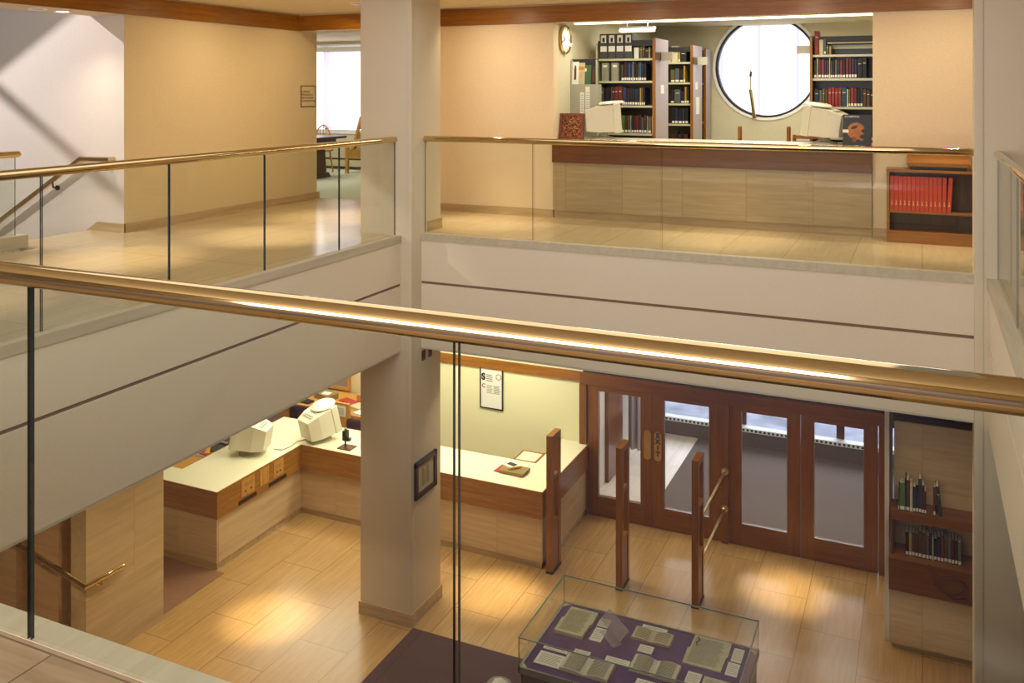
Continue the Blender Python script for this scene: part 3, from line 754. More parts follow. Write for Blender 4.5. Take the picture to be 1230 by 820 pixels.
# row 2
for i, x in enumerate((-4.04, -3.90)):
    t = empty('archive_box', (x+.045, Y1+.12, 1.735), ('left' if i == 0 else 'right')+' of two grey archive boxes on the second shelf of first range', 'archive box', 'grey archive boxes')
    MB().box(x, x+.098, Y1-.005, Y1+.24, 1.735, 1.985, None, .004).build('box', M['box_grey'], t)
    MB().box(x+.02, x+.078, Y1-.007, Y1-.005, 1.925, 1.955).build('label_card', M['lblw'], t)
shelf_books([('olive', .02, .22), ('black', .024, .225), ('dark red', .03, .245), ('dark blue', .022, .24), ('blue', .028, .24), ('dark blue', .026, .235), ('cream', .012, .26), ('black', .03, .24), ('black', .026, .235), ('brown', .022, .24), ('blue', .03, .25), ('black', .03, .23), ('black', .032, .235)], -3.76, Y1, 1.735, 'on the second shelf of first range', G1)
shelf_books([('black', .03, .20, False), ('grey', .035, .24, False), ('black', .03, .23), ('plum', .035, .245), ('black', .03, .25), ('grey', .02, .25), ('dark red', .035, .25, False), ('maroon', .05, .255, False), ('maroon', .055, .26, False), ('brown', .022, .25), ('blue', .024, .245), ('black', .02, .24), ('dark red', .026, .235), ('black', .038, .245), ('black', .036, .24), ('dark blue', .04, .23), ('black', .03, .235), ('ochre', .022, .24), ('grey', .022, .235), ('black', .024, .24)], -4.08, Y1, 1.40, 'on the third shelf of first range', G1)
shelf_books([('black', .05, .2), ('brown', .06, .22), ('olive', .05, .21), ('black', .05, .24), ('brown', .05, .22), ('olive', .06, .22), ('green', .05, .24), ('brown', .04, .24), ('olive', .035, .24), ('cream', .012, .24), ('dark blue', .034, .24), ('dark red', .034, .24), ('maroon', .03, .245), ('plum', .04, .25), ('grey', .03, .22), ('plum', .042, .25), ('cream', .012, .24), ('olive', .05, .22), ('cream', .055, .235)], -4.09, Y1, 1.02, 'on the lowest shelf of first range', G1)
G2 = 'books on the second shelving range'
W2 = 'of second range'
Y2 = 14.03
shelf_books([('ochre', .05, .24), ('cream', .11, .25, False), ('ochre', .03, .24), ('black', .10, .18, False)], -3.66, Y2, 2.05, 'on the top shelf '+W2, G2)
shelf_books([('olive', .07, .2), ('grey', .07, .22), ('black', .06, .2), ('ochre', .03, .26)], -3.62, Y2, 1.73, 'on the second shelf '+W2, G2)
shelf_books([('black', .06, .2), ('grey', .10, .22, False), ('black', .06, .2), ('ochre', .03, .26), ('black', .04, .24)], -3.62, Y2, 1.40, 'on the third shelf '+W2, G2)
shelf_books([('black', .05, .24), ('dark blue', .05, .25), ('black', .06, .24), ('dark blue', .045, .24), ('black', .05, .25)], -3.60, Y2, 1.08, 'on the fourth shelf '+W2, G2)
shelf_books([('dark red', .04, .2), ('black', .06, .24), ('plum', .05, .2), ('black', .05, .22), ('dark red', .05, .2)], -3.60, Y2, .72, 'on the lowest shelf '+W2, G2)
G3 = 'books on the right shelving range'
Y3 = 11.92
shelf_books([('red', .055, .30, False), ('cream', .05, .19, False), ('grey', .03, .21), ('olive', .03, .12, False), ('tan', .03, .11, False)], -1.235, Y3, 2.05, 'on the top shelf of right range', G3)
shelf_books([('dark green', .03, .23), ('cream', .016, .25), ('dark red', .034, .24), ('red', .036, .235), ('dark blue', .028, .23), ('brown', .026, .225), ('cream', .014, .26), ('brown', .024, .22), ('black', .024, .22), ('grey', .03, .23), ('dark blue', .03, .225), ('red', .026, .23), ('black', .034, .23), ('maroon', .036, .25), ('dark red', .03, .255), ('plum', .032, .25), ('dark blue', .03, .24), ('black', .06, .24, False), ('black', .05, .25, False)], -1.24, Y3, 1.755, 'on the second shelf of right range', G3)
shelf_books([('dark blue', .06, .22, False), ('olive', .035, .21), ('olive', .03, .225, False), ('brown', .035, .22), ('red', .04, .235, False), ('red', .038, .24, False), ('red', .038, .235, False), ('red', .036, .24, False), ('teal', .06, .24, False), ('cream', .02, .22), ('olive', .02, .22), ('red', .04, .235), ('maroon', .034, .23), ('black', .034, .22), ('dark green', .03, .23), ('brown', .04, .22, False), ('brown', .04, .21, False), ('black', .05, .2, False)], -1.24, Y3, 1.40, 'on the third shelf of right range', G3)

# chairs standing behind the upper desk
t = empty('desk_chair', (-1.88, 12.1, 0), 'wooden armchair behind the upper desk, two post tops showing', 'chair')
for x in (-2.19, -1.57):
    MB().cyl((x, 12.1, 0), (x, 12.1, 1.12), .024, .026, 16).ball((x, 12.1, 1.12), .026, 12).build('back_post', M['oak_z'], t, smooth=True)
    MB().cyl((x, 12.55, 0), (x, 12.55, .43), .024, .026, 12).build('leg', M['oak_z'], t, smooth=True)
MB().box(-2.21, -1.55, 12.08, 12.58, .43, .47, None, .01).build('seat', M['oak_x'], t)
MB().box(-2.19, -1.57, 12.09, 12.12, .72, .94, None, .005).build('back_slat', M['oak_x'], t)
t = empty('desk_chair', (-1.28, 11.8, 0), 'slat backed wooden chair behind the upper desk, beside the monitor', 'chair')
for x in (-1.46, -1.10):
    MB().cyl((x, 11.78, 0), (x, 11.78, 1.05), .02, .022, 12).build('back_post', M['oak_z'], t, smooth=True)
    MB().cyl((x, 11.44, 0), (x, 11.44, .43), .02, .022, 12).build('leg', M['oak_z'], t, smooth=True)
MB().box(-1.48, -1.08, 11.42, 11.80, .43, .46, None, .008).build('seat', M['oak_x'], t)
for z in (.93, 1.0): MB().box(-1.47, -1.09, 11.765, 11.795, z, z+.045, None, .005).build('back_slat', M['oak_x'], t)
b = MB(); b.prism([(-1.40, 1.045), (-1.16, 1.045), (-1.2, 1.075), (-1.28, 1.10), (-1.36, 1.075)], .028, 'y', 11.767); b.build('crest_rail', M['oak_x'], t)

# low bookcase with red volumes and a sloped reading stand on top
t = empty('low_bookcase', (.24, 10.5, 0), 'low oak bookcase of red volumes beside the upper desk', 'bookcase')
bx0, bx1, by0, by1, bz = -.345, .93, 10.36, 10.605, .775
MB().box(bx0, bx0+.028, by0, by1, 0, bz-.03).build('side_panel', M['shelf_oak'], t)
MB().box(bx1-.028, bx1, by0, by1, 0, bz-.03).build('side_panel', M['shelf_oak'], t)
MB().box(bx0-.004, bx1+.004, by0-.005, by1, bz-.03, bz).build('top', M['shelf_oak'], t)
MB().box(bx0+.028, bx1-.028, by0+.008, by1-.01, .315, .337).build('shelf', M['shelf_oak'], t)
MB().box(bx0+.028, bx1-.028, by0+.004, by1, 0, .125).build('plinth', M['shelf_oak'], t)
MB().box(bx0+.028, bx1-.028, by1-.012, by1, .125, bz-.03).build('back_panel', M['dark_wood'], t)
bw = .0415
proto = None
for i in range(14):
    x = bx0+.032+i*bw
    lb = f'red cloth volume, {ORD[i]} from left in the low oak bookcase'
    if proto is None:
        t = proto = empty('red_volume', (x, by0+.02, .337), lb, 'book', 'red volumes in the low bookcase')
        MB().box(x, x+bw-.002, by0+.02, by0+.024, .337, .70, None, .001).box(x, x+.003, by0+.02, by0+.19, .337, .70).box(x+bw-.005, x+bw-.002, by0+.02, by0+.19, .337, .70).build('cover', M['red_cloth'], t)
        MB().box(x+.003, x+bw-.005, by0+.024, by0+.185, .341, .695).build('page_block', M['pages'], t)
        MB().box(x+.012, x+.028, by0+.0185, by0+.02, .40, .408).box(x+.015, x+.025, by0+.0185, by0+.02, .413, .419).box(x+.017, x+.023, by0+.0185, by0+.02, .424, .445).build('spine_lettering', M['gold'], t)
    else:
        t = copy_tree(proto); t['label'] = lb
        t.location = (x, by0+.02, .337)
        if i == 13: t.rotation_euler.y = R(3.2); t.location.z += .0028; t.location.x += .002
        if i == 12: t.rotation_euler.y = R(1.0); t.location.z += .0012
t = empty('reading_stand', (.14, 10.47, bz), 'slant topped oak reading stand on the low bookcase', 'lectern')
sx0, sx1 = -.14, .44
b = MB()
for x0, x1 in ((sx0, sx0+.02), (sx1-.02, sx1)): b.prism([(10.37, bz), (10.60, bz), (10.60, bz+.155), (10.37, bz+.05)], x1-x0, 'x', x0)
b.build('side_panel', M['shelf_oak'], t)
b = MB(); b.prism([(10.36, bz+.045), (10.605, bz+.152), (10.605, bz+.17), (10.36, bz+.063)], sx1-sx0+.02, 'x', sx0-.01); b.build('slanted_top', M['shelf_oak'], t)
MB().box(sx0, sx1, 10.35, 10.365, bz+.035, bz+.075).build('book_ledge', M['shelf_oak'], t)
MB().box(sx0+.02, sx1-.02, 10.372, 10.376, bz+.008, bz+.035).build('slot', M['black'], t)

# directory sign on the left wall
t = empty('directory_sign', (-8.19, 10.85, 1.38), 'small cream directory sign with dark lettering on the left wall', 'sign')
MB().box(-8.199, -8.192, 10.67, 11.0, 1.37, 1.67, M['wall_warm']).build('plate', None, t)
b = MB()
for q in ((10.665, 11.005, 1.665, 1.675), (10.665, 11.005, 1.365, 1.375), (10.665, 10.673, 1.365, 1.675), (10.997, 11.005, 1.365, 1.675)): b.box(-8.197, -8.188, *q)
b.build('sign_frame', M['bronze'], t)
text_mesh('\u2190'.replace('\u2190', '<'), .04, 'ink', 'arrow', t, face_px(-8.1915, 10.69, 1.64))
for k, w in enumerate(('CURRENT', 'PERIODICALS', 'MICROFORMS', 'CONSERVATION')):
    text_mesh(w, .043 if k < 3 else .041, 'ink', 'sign_lettering', t, face_px(-8.1915, 10.68, 1.585-k*.045))

# ------------------------------------------------------------------ reading room furniture (far left)
# vertical blind
t = empty('vertical_blind', (-10.5, EXT_Y-.06, .8), 'white vertical blind hanging over the reading room window', 'blind')
MB().box(-12.35, -8.65, EXT_Y-.10, EXT_Y-.03, 2.40, 2.5).build('head_rail', M['white_frame'], t)
for k in range(24):
    x = -11.24+k*.105
    MB().box(-.046, .046, -.002, .002, .82, 2.42, T=Matrix.Translation((x, EXT_Y-.07, 0)) @ Matrix.Rotation(R(14), 4, 'Z')).build('slat', M['blind'], t)
t = empty('heater', (-10.5, EXT_Y-.08, 0), 'cream baseboard heater below the reading room window', 'heater')
MB().box(-12.3, -8.7, EXT_Y-.09, EXT_Y-.002, .05, .27).build('casing', M['wall_olive'], t)
MB().box(-12.3, -8.7, EXT_Y-.10, EXT_Y-.088, .20, .225).box(-12.3, -8.7, EXT_Y-.10, EXT_Y-.088, .03, .055).build('grille_slot', M['dark'], t)
# dark trestle table
t = empty('reading_table', (-10.25, 13.6, 0), 'dark brown trestle table at the reading room edge', 'table')
MB().box(-11.4, -9.78, 13.2, 14.1, .72, .765, None, .006).build('table_top', M['dark_wood'], t)
MB().box(-11.2, -9.95, 13.3, 14.0, .65, .72).build('apron', M['dark_wood'], t)
for x in (-10.1, -11.2):
    b = MB(); b.prism([(13.42, .1), (13.86, .1), (13.80, .65), (13.48, .65)], .07, 'x', x-.035); b.prism([(13.30, 0), (13.98, 0), (13.90, .09), (13.38, .09)], .11, 'x', x-.055)
    b.build('trestle_leg', M['dark_wood'], t)
def windsor(x, y, rz, label):
    t = empty('windsor_chair', (x, y, 0), label, 'chair', rz=rz)
    T = Matrix.Translation((x, y, 0)) @ Matrix.Rotation(rz, 4, 'Z')
    MB().box(-.22, .22, -.21, .21, .42, .455, None, .012, T=T).build('seat', M['pale_oak'], t)
    for sx in (-1, 1):
        for sy in (-1, 1): MB().cyl((sx*.17, sy*.16, .42), (sx*.22, sy*.2, 0), .018, .014, 12, T=T).build('leg', M['pale_oak'], t, smooth=True)
    pts = [(-.2*math.cos(R(a))*1.05, .18, .455+.47*math.sin(R(a))) for a in range(0, 181, 12)]
    MB().tube(pts, .014, 10, T=T).build('back_bow', M['pale_oak'], t, smooth=True)
    for k in range(5):
        x0 = -.13+k*.065; MB().cyl((x0, .18, .455), (x0*1.1, .18, .455+.47*math.sqrt(max(.05, 1-(x0*1.1/.21)**2))), .007, seg=8, T=T).build('spindle', M['pale_oak'], t, smooth=True)
    return t
windsor(-10.74, 14.5, R(0), 'pale spindle backed chair behind the dark trestle table')
# honey oak armless chair with tall slatted back and cushions (side view, faces left)
cx, cy = -10.17, 14.95
t = empty('wooden_armchair', (cx+.3, cy, 0), 'honey oak chair with patterned cushions, by reading room window', 'chair')
for y in (cy-.28, cy+.28):
    MB().box(cx-.03, cx+.03, y-.025, y+.025, 0, .50).build('front_leg', M['pale_oak'], t)
    MB().prism([(cx+.56, 0), (cx+.62, 0), (cx+.50, .5), (cx+.02+.58, 1.08), (cx+.54, 1.08), (cx+.44, .5)], .05, 'y', y-.025).build('back_leg', M['pale_oak'], t)
    MB().box(cx-.02, cx+.48, y-.02, y+.02, .30, .47).build('seat_rail', M['pale_oak'], t)
b = MB(); b.prism([(cx+.12, .48), (cx+.17, .48), (cx+.36, 1.10), (cx+.31, 1.10)], .05, 'y', cy-.31); b.build('side_post', M['pale_oak'], t)
MB().box(cx+.0, cx+.5, cy-.25, cy+.25, .45, .54, None, .02).build('seat_cushion', M['parch'], t)
for z, o in ((.70, .22), (.86, .27), (1.0, .31)): MB().box(cx+o, cx+o+.03, cy-.27, cy+.27, z, z+.1, None, .006).build('back_slat', M['pale_oak'], t)
MB().box(cx+.17, cx+.24, cy-.25, cy+.25, .55, .78, None, .02).build('back_cushion', M['parch'], t)

# ------------------------------------------------------------------ lamps in the upper level
def downlight(x, y, z, label, lit=True):
    t = empty('recessed_downlight', (x, y, z-.012), label, 'ceiling lamp', 'recessed ceiling downlights')
    MB().lathe([(.065, 0), (.095, 0), (.095, -.012), (.065, -.008)], (x, y, z), 'z', 28).build('trim_ring', M['white_metal'], t, smooth=True)
    MB().cyl((x, y, z-.004), (x, y, z-.001), .066, seg=28).build('lens', M['lamp'] if lit else M['dark'], t)
downlight(-8.48, 6.91, 2.462, 'lit round downlight in soffit above the stair landing')
downlight(-8.45, 6.58, 2.462, 'dim round downlight in soffit, left of the lit one', False)
downlight(-6.41, 9.48, 2.69, 'round downlight in upper ceiling beside the column top', False)
struct('ceiling.006', 'wall_olive', (-4.26, .49, 10.80, 11.24, 2.53, 2.70))
t = empty('fluorescent_strip', (-2.4, 11.12, 2.45), 'long fluorescent strip lamp behind the header above the desk', 'ceiling lamp')
MB().box(-4.2, .3, 11.07, 11.20, 2.488, 2.528).build('housing', M['white_metal'], t)
MB().cyl((-4.15, 11.14, 2.478), (.25, 11.14, 2.478), .014, seg=12).build('tube', M['tube'], t)
t = empty('fluorescent_strip', (-3.65, 12.3, 2.43), 'short fluorescent strip lamp hung above the first shelving range', 'ceiling lamp')
MB().box(-3.90, -3.40, 12.25, 12.38, 2.465, 2.50).build('housing', M['white_metal'], t)
MB().box(-3.89, -3.41, 12.24, 12.37, 2.43, 2.465).build('diffuser', M['tube'], t)
for x in (-3.8, -3.5): MB().cyl((x, 12.31, 2.50), (x, 12.31, 2.70), .008, seg=8).build('hanger', M['white_metal'], t)

# ================================================================== LOWER LEVEL
# circulation desk: U shaped, travertine below, oak apron, cream top
CT = -3.32
t = empty('circulation_desk', (-6.2, 10.6, LF), 'U shaped service counter with travertine base, oak apron and cream top', 'counter')
zb0, zb1, za0 = LF, -3.65, -3.655
kz = LF+.085
b = MB(); b.box(-8.78, -7.905, 8.635, 8.66, kz, zb1, M['trav_x']); b.box(-8.5, -7.90, 8.66, 10.95, kz, zb1, M['trav_y']); b.build('left_base', None, t)
b = MB(); b.box(-7.92, -4.27, 10.30, 10.8, kz, zb1); b.build('rear_base', M['trav_x'], t)
b = MB(); b.box(-4.9, -4.26, 10.305, 11.94, kz, zb1); b.build('right_base', M['trav_y'], t)
b = MB(); b.box(-8.78, -7.915, 8.65, 8.72, LF, kz); b.box(-8.4, -7.913, 8.73, 10.9, LF, kz); b.box(-8.0, -4.275, 10.317, 10.75, LF, kz); b.box(-4.85, -4.275, 10.32, 11.94, LF, kz)
b.build('kick_base', M['base'], t)
b = MB(); b.box(-8.80, -7.868, 8.60, 8.63, za0, CT-.012); b.build('left_end_apron', M['apron_x'], t)
b = MB(); b.box(-7.90, -7.868, 8.63, 10.245, za0, CT-.012); ap = b.build('left_apron', M['apron_y'], t)
b = MB(); b.box(-7.90, -4.238, 10.245, 10.28, za0, CT-.012); b.build('rear_apron', M['apron_x'], t)
b = MB(); b.box(-4.27, -4.238, 10.28, 11.94, za0, CT-.012); b.build('right_apron', M['apron_y'], t)
def worktop(name, pts):
    b = MB(); b.prism(pts, .03, 'z', CT-.03); b._slot(M['lam_top'])
    o = b.build(name, M['lam_top'], t); return o
worktop('counter_top', [(-9.4, 8.605), (-7.872, 8.605), (-7.872, 10.25), (-4.243, 10.25), (-4.243, 11.94), (-4.65, 11.94), (-4.65, 11.02), (-8.78, 11.02), (-8.78, 8.95), (-9.4, 8.95)])
b = MB()
for q in ((-9.4, -7.866, 8.597, 8.607), (-7.874, -7.864, 8.597, 10.245), (-7.864, -4.236, 10.241, 10.252), (-4.245, -4.235, 10.241, 11.94), (-8.79, -4.65, 11.015, 11.025), (-4.66, -4.648, 11.02, 11.94), (-8.79, -8.775, 8.95, 11.02)): b.box(*q, CT-.04, CT+.002)
b.build('edge_strip', M['apron_x'], t)
# flap frame on the inner side
b = MB()
for q in ((-4.98, -4.66, 11.02, 11.04), (-4.98, -4.66, 11.34, 11.36), (-4.98, -4.96, 11.02, 11.36), (-4.68, -4.66, 11.02, 11.36)): b.box(*q, CT-.03, CT+.004, M['apron_x'])
b.box(-4.96, -4.68, 11.04, 11.34, CT-.03, CT-.004, M['lam_top'])
b.build('hinged_flap', None, t)
# outlet plates and slots on the left apron
for i, (y0, y1, dots) in enumerate(((9.03, 9.28, True), (9.38, 9.56, False), (9.66, 9.86, True))):
    p = MB().box(-7.868, -7.862, y0, y1, -3.56, -3.345).build('outlet_plate' if dots else 'blank_plate', M['shelf_oak'] if False else M['pale_oak'], t)
    if dots:
        b = MB()
        for yy in (y0+.07, y1-.07): b.cyl((-7.8625, yy, -3.50), (-7.858, yy, -3.50), .012, seg=12)
        b.build('socket', M['ink'], p)
        b = MB()
        for k in range(3): b.box(-7.8625, -7.861, y0+.05, y1-.05, -3.41-k*.018, -3.405-k*.018)
        b.build('plate_lettering', M['ink2'], p)
for y0, y1 in ((8.98, 9.32), (9.56, 9.92)): MB().box(-7.869, -7.863, y0, y1, -3.635, -3.59).build('book_slot', M['dark'], t)

# lower desk inside the counter at left
t = empty('inner_desk', (-9.6, 10.1, LF), 'oak staff desk inside the left arm of the counter', 'desk')
MB().box(-9.95, -8.80, 8.96, 9.75, -3.42, -3.38).build('desk_top', M['pale_oak'], t)
MB().box(-9.95, -8.82, 8.98, 11.2, LF, -3.44).build('pedestal', M['dark_wood'], t)
MB().box(-9.95, -8.80, 9.75, 11.2, -3.44, -3.39).build('dark_top', M['plum_seat'], t)
def flat_sheet(name, x, y, z, w, d, rz, mat, label, cat, group=None, th=.003):
    b = MB(); b.box(-w/2, w/2, -d/2, d/2, 0, th, T=Matrix.Translation((x, y, z)) @ Matrix.Rotation(R(rz), 4, 'Z'))
    return b.build(name, M[mat], None, label, cat, group)
t = empty('leaflet_pile', (-8.97, 9.62, -3.38), 'colourful pile of leaflets on the oak staff desk', 'leaflets')
for k, (m, rz) in enumerate((('lav', 8), ('red_paper', -12), ('yellow', 25), ('dark', 40))):
    MB().box(-.09, .09, -.12, .12, k*.008, k*.008+.007, T=Matrix.Translation((-8.96+k*.02, 9.58+k*.05, -3.38)) @ Matrix.Rotation(R(rz), 4, 'Z')).build('leaflet', M[m], t)
t = empty('desk_stapler', (-8.93, 9.95, -3.39), 'small dark desk tool with silver parts beside leaflets', 'stapler')
MB().box(-9.0, -8.86, 9.86, 9.92, -3.39, -3.365, None, .005).build('base', M['black'], t)
MB().box(-9.0, -8.86, 9.865, 9.915, -3.365, -3.325, None, .008).build('arm', M['alu'], t)
for x, y, rz, lb in ((-8.92, 10.15, 20, 'white paper slip lying on the dark staff desk, nearer one'), (-8.95, 10.45, -10, 'white paper slip lying on the dark staff desk, behind monitor')):
    flat_sheet('paper_slip', x, y, -3.389, .12, .16, rz, 'paper', lb, 'paper', 'paper slips on the staff desk')

# monitors on the counter
crt('cream tube monitor standing alone on the left counter arm', (-8.36, 9.72, CT), R(-72), R(-10), 1.12)
crt('cream tube monitor with round cap at the counter corner', (-7.72, 10.56, CT), R(158), R(-14), 1.12)
b = MB(); b.tube([(-8.1, 9.95, CT+.008), (-7.98, 9.98, CT+.008), (-7.95, 10.12, CT+.008), (-7.98, 10.3, CT+.008), (-7.92, 10.42, CT+.008), (-7.7, 10.4, CT+.008)], .007, 8)
b.build('keyboard_cable', M['cable'], None, 'pale cable curling between the two counter monitors', 'cable', smooth=True)
t = empty('barcode_scanner', (-7.22, 10.42, CT), 'black barcode scanner on a flat stand on the counter', 'scanner')
MB().box(-7.33, -7.12, 10.33, 10.51, CT, CT+.012, None, .004).build('stand_base', M['bronze'], t)
MB().cyl((-7.25, 10.42, CT+.01), (-7.25, 10.42, CT+.12), .012, seg=12).build('stem', M['black'], t)
MB().box(-7.28, -7.215, 10.38, 10.46, CT+.10, CT+.24, None, .015).box(-7.225, -7.17, 10.39, 10.45, CT+.10, CT+.14, None, .01).build('scan_head', M['black'], t)
MB().ball((-7.245, 10.42, CT+.255), .022, 12).build('scan_lens', M['alu'], t, smooth=True)

# pile on the right counter
t = empty('folder_pile', (-4.85, 10.62, CT), 'pile of red and khaki folders with papers on right counter', 'folders')
Tp = lambda rz, dx=0, dy=0: Matrix.Translation((-4.83+dx, 10.66+dy, CT)) @ Matrix.Rotation(R(rz), 4, 'Z')
MB().box(-.21, .19, -.12, .12, 0, .012, T=Tp(-5)).build('red_folder', M['red_paper'], t)
MB().box(-.15, .19, -.13, .10, .012, .045, None, .003, T=Tp(-2, .02)).build('khaki_folder', M['khaki'], t)
MB().box(-.13, .06, -.02, .12, .045, .06, T=Tp(-18, -.02)).build('white_papers', M['paper'], t)
MB().box(-.10, .03, .02, .10, .060, .0615, T=Tp(-18, -.02)).build('print_block', M['ink'], t)
MB().cyl((-4.86, 10.57, CT+.065), (-4.72, 10.70, CT+.065), .014, seg=12).build('yellow_marker', M['yellow'], t, smooth=True)

# ------------------------------------------------------------------ back office behind the counter
t = empty('office_desk', (-9.2, 12.4, LF), 'cluttered oak desk in the back office', 'desk')
MB().box(-11.2, -7.75, 12.0, 12.88, -3.58, -3.54).build('desk_top', M['pale_oak'], t)
MB().box(-11.1, -7.85, 12.02, 12.05, -3.80, -3.58).build('apron', M['pale_oak'], t)
MB().box(-11.1, -7.85, 12.6, 12.65, LF, -3.58).build('modesty_panel', M['dark_wood'], t)
for x in (-11.15, -7.85): MB().box(x, x+.06, 12.05, 12.85, LF, -3.58).build('side_panel', M['dark_wood'], t)
def office_chair(x, y, h, label, rz=0):
    t = empty('office_chair', (x, y, LF), label, 'chair', 'plum office chairs', rz=rz)
    T = Matrix.Translation((x, y, LF)) @ Matrix.Rotation(rz, 4, 'Z')
    MB().box(-.21, .21, -.05, .03, .50, h, None, .06, T=T).build('backrest', M['plum_seat'], t, smooth=True)
    MB().box(-.23, .23, -.02, .36, .42, .50, None, .03, T=T).build('seat', M['plum_seat'], t, smooth=True)
    MB().cyl((0, .17, .08), (0, .17, .42), .03, seg=12, T=T).build('stem', M['black'], t, smooth=True)
    for k in range(5):
        a = R(72*k+20); MB().cyl((0, .17, .08), (.2*math.cos(a), .17+.2*math.sin(a), .05), .022, .016, 8, T=T).ball((.2*math.cos(a), .17+.2*math.sin(a), .034), .032, 10, T=T).build('caster_leg', M['black'], t, smooth=True)
office_chair(-7.72, 11.45, .95, 'plum office chair behind the counter, next to the column')
office_chair(-8.84, 11.52, .985, 'plum office chair half hidden behind the corner monitor')
t = empty('wooden_chair', (-8.16, 11.62, LF), 'wooden office chair with pale printed card on its back', 'chair')
Tc = Matrix.Translation((-8.16, 11.6, LF))
MB().box(-.17, .17, -.02, .02, .50, 1.10, None, .045, T=Tc).build('backrest', M['pale_oak'], t, smooth=True)
MB().box(-.19, .19, 0, .38, .43, .47, None, .01, T=Tc).build('seat', M['pale_oak'], t)
for sx in (-.16, .16):
    for sy in (0, .34): MB().box(sx-.02, sx+.02, sy-.02, sy+.02, 0, .44 if sy else .55, T=Tc).build('leg', M['pale_oak'], t)
MB().box(-.105, .105, -.026, -.02, .90, 1.06, None, .002, T=Tc).build('printed_card', M['paper'], t)
b = MB()
for k in range(5): b.box(-.075, .075, -.028, -.026, .925+k*.023, .93+k*.023, T=Tc)
b.build('card_lines', M['ink2'], t)
stuffs = [(-9.5, 12.25, .3, .22, 'paper', 'white papers spread on the office desk, far left', .01), (-9.08, 12.50, .34, .24, 'khaki', 'brown file bundle on the office desk', .09), (-9.06, 12.48, .14, .12, 'paper', 'white note on the brown file bundle', .004),
          (-8.62, 12.5, .35, .16, 'red_paper', 'reddish folder on the office desk behind card chair', .02), (-8.30, 12.30, .24, .2, 'parch', 'buff papers on the office desk, near column', .05), (-8.12, 12.15, .2, .24, 'paper', 'white papers on the office desk, nearest column', .03),
          (-8.62, 12.2, .2, .14, 'paper_grey', 'grey printed sheets on the office desk above card chair', .02), (-9.25, 12.2, .18, .14, 'dark', 'dark notebook on the office desk behind corner monitor', .03)]
for x, y, w, d, m, lb, th in stuffs:
    flat_sheet('paper_stack', x, y, -3.54+(.09 if 'note on' in lb else 0), w, d, rnd.uniform(-20, 20), m, lb, 'papers', 'papers on the office desk', th)
t = empty('file_tray', (-8.33, 12.7, -3.54), 'orange brown tray with white sheet at back of office desk', 'tray')
MB().box(-8.52, -8.15, 12.56, 12.80, -3.54, -3.42, None, .01).build('tray', M['orange'], t)
MB().box(-8.46, -8.17, 12.58, 12.79, -3.36, -3.33).build('sheet', M['paper'], t)
for x in (-8.46, -8.19): MB().box(x, x+.02, 12.6, 12.78, -3.42, -3.36).build('support', M['dark'], t)
t = empty('wall_board', (-9.4, 12.92, -3.5), 'grey pinboard in an oak frame on the back office wall', 'board')
for q in ((-10.2, -8.90, -3.52, -3.47), (-10.2, -8.90, -2.4, -2.35), (-10.2, -10.15, -3.47, -2.4), (-8.95, -8.90, -3.47, -2.4)): MB().box(q[0], q[1], 12.905, 12.948, q[2], q[3]).build('frame_strip', M['pale_oak'], t)
MB().box(-10.15, -8.95, 12.93, 12.948, -3.47, -2.4).build('board', M['board'], t)

# framed poster on the pale yellow wall
t = empty('framed_poster', (-5.74, 11.94, -3.06), 'black framed lettered poster on the pale yellow wall', 'poster')
px0, px1, pz0, pz1 = -5.93, -5.56, -3.055, -2.40
b = MB()
for q in ((px0, px1, pz0, pz0+.015), (px0, px1, pz1-.015, pz1), (px0, px0+.015, pz0, pz1), (px1-.015, px1, pz0, pz1)): b.box(q[0], q[1], 11.925, 11.95, q[2], q[3])
b.build('frame', M['black'], t)
MB().box(px0+.015, px1-.015, 11.937, 11.949, pz0+.015, pz1-.015).build('sheet', M['paper'], t)
text_mesh('S', .13, 'ink', 'initial', t, face_my(px0+.025, 11.9365, -2.60), bold=.008)
text_mesh('C', .08, 'ink_red', 'red_initial', t, face_my(px0+.03, 11.9365, -2.73), bold=.003, label='red decorated initial letter')
MB().lathe([(.035, 0), (.045, 0), (.045, -.001), (.035, -.001)], (px1-.07, 11.937, -2.58), 'y', 24).build('seal', M['ink_red'], t)
b = MB(); rr = random.Random(3)
for k in range(4): b.box(px0+.10, px0+.10+rr.uniform(.08, .12), 11.936, 11.937, -2.57-k*.028, -2.56-k*.028)
for k in range(7): b.box(px0+.11, px0+.19+rr.uniform(0, .02), 11.936, 11.937, -2.72-k*.018, -2.715-k*.018)
for k in range(7): b.box(px0+.22, px1-.04-rr.uniform(0, .02), 11.936, 11.937, -2.72-k*.018, -2.714-k*.018)
b.build('text_lines', M['ink'], t)

# framed notice on the column
t = empty('framed_notice', (-5.1, 8.9, -2.93), 'dark framed notice hanging on the column', 'picture')
y0, y1, z0, z1 = 8.655, 9.13, -2.93, -2.52
b = MB()
for q in ((y0, y1, z0, z0+.055), (y0, y1, z1-.055, z1), (y0, y0+.055, z0, z1), (y1-.055, y1, z0, z1)): b.box(-5.118, -5.085, *q, None, .006)
b.build('frame', M['frame_dark'], t)
MB().box(-5.118, -5.105, y0+.05, y1-.05, z0+.05, z1-.05).build('mount', M['parch'], t)
b = MB(); rr = random.Random(5)
for r_ in range(9):
    for c in range(2): b.box(-5.105, -5.104, y0+.15+c*.10, y0+.15+c*.10+rr.uniform(.05, .085), z0+.11+r_*.022, z0+.118+r_*.022)
b.build('text_lines', M['ink'], t)
t = empty('wall_switch', (-5.11, 8.9, -1.45), 'pair of small dark switch plates high on the column', 'switch')
for y in (8.83, 8.98): MB().box(-5.12, -5.108, y, y+.07, -1.43, -1.32, None, .004).build('switch_plate', M['bronze'], t)

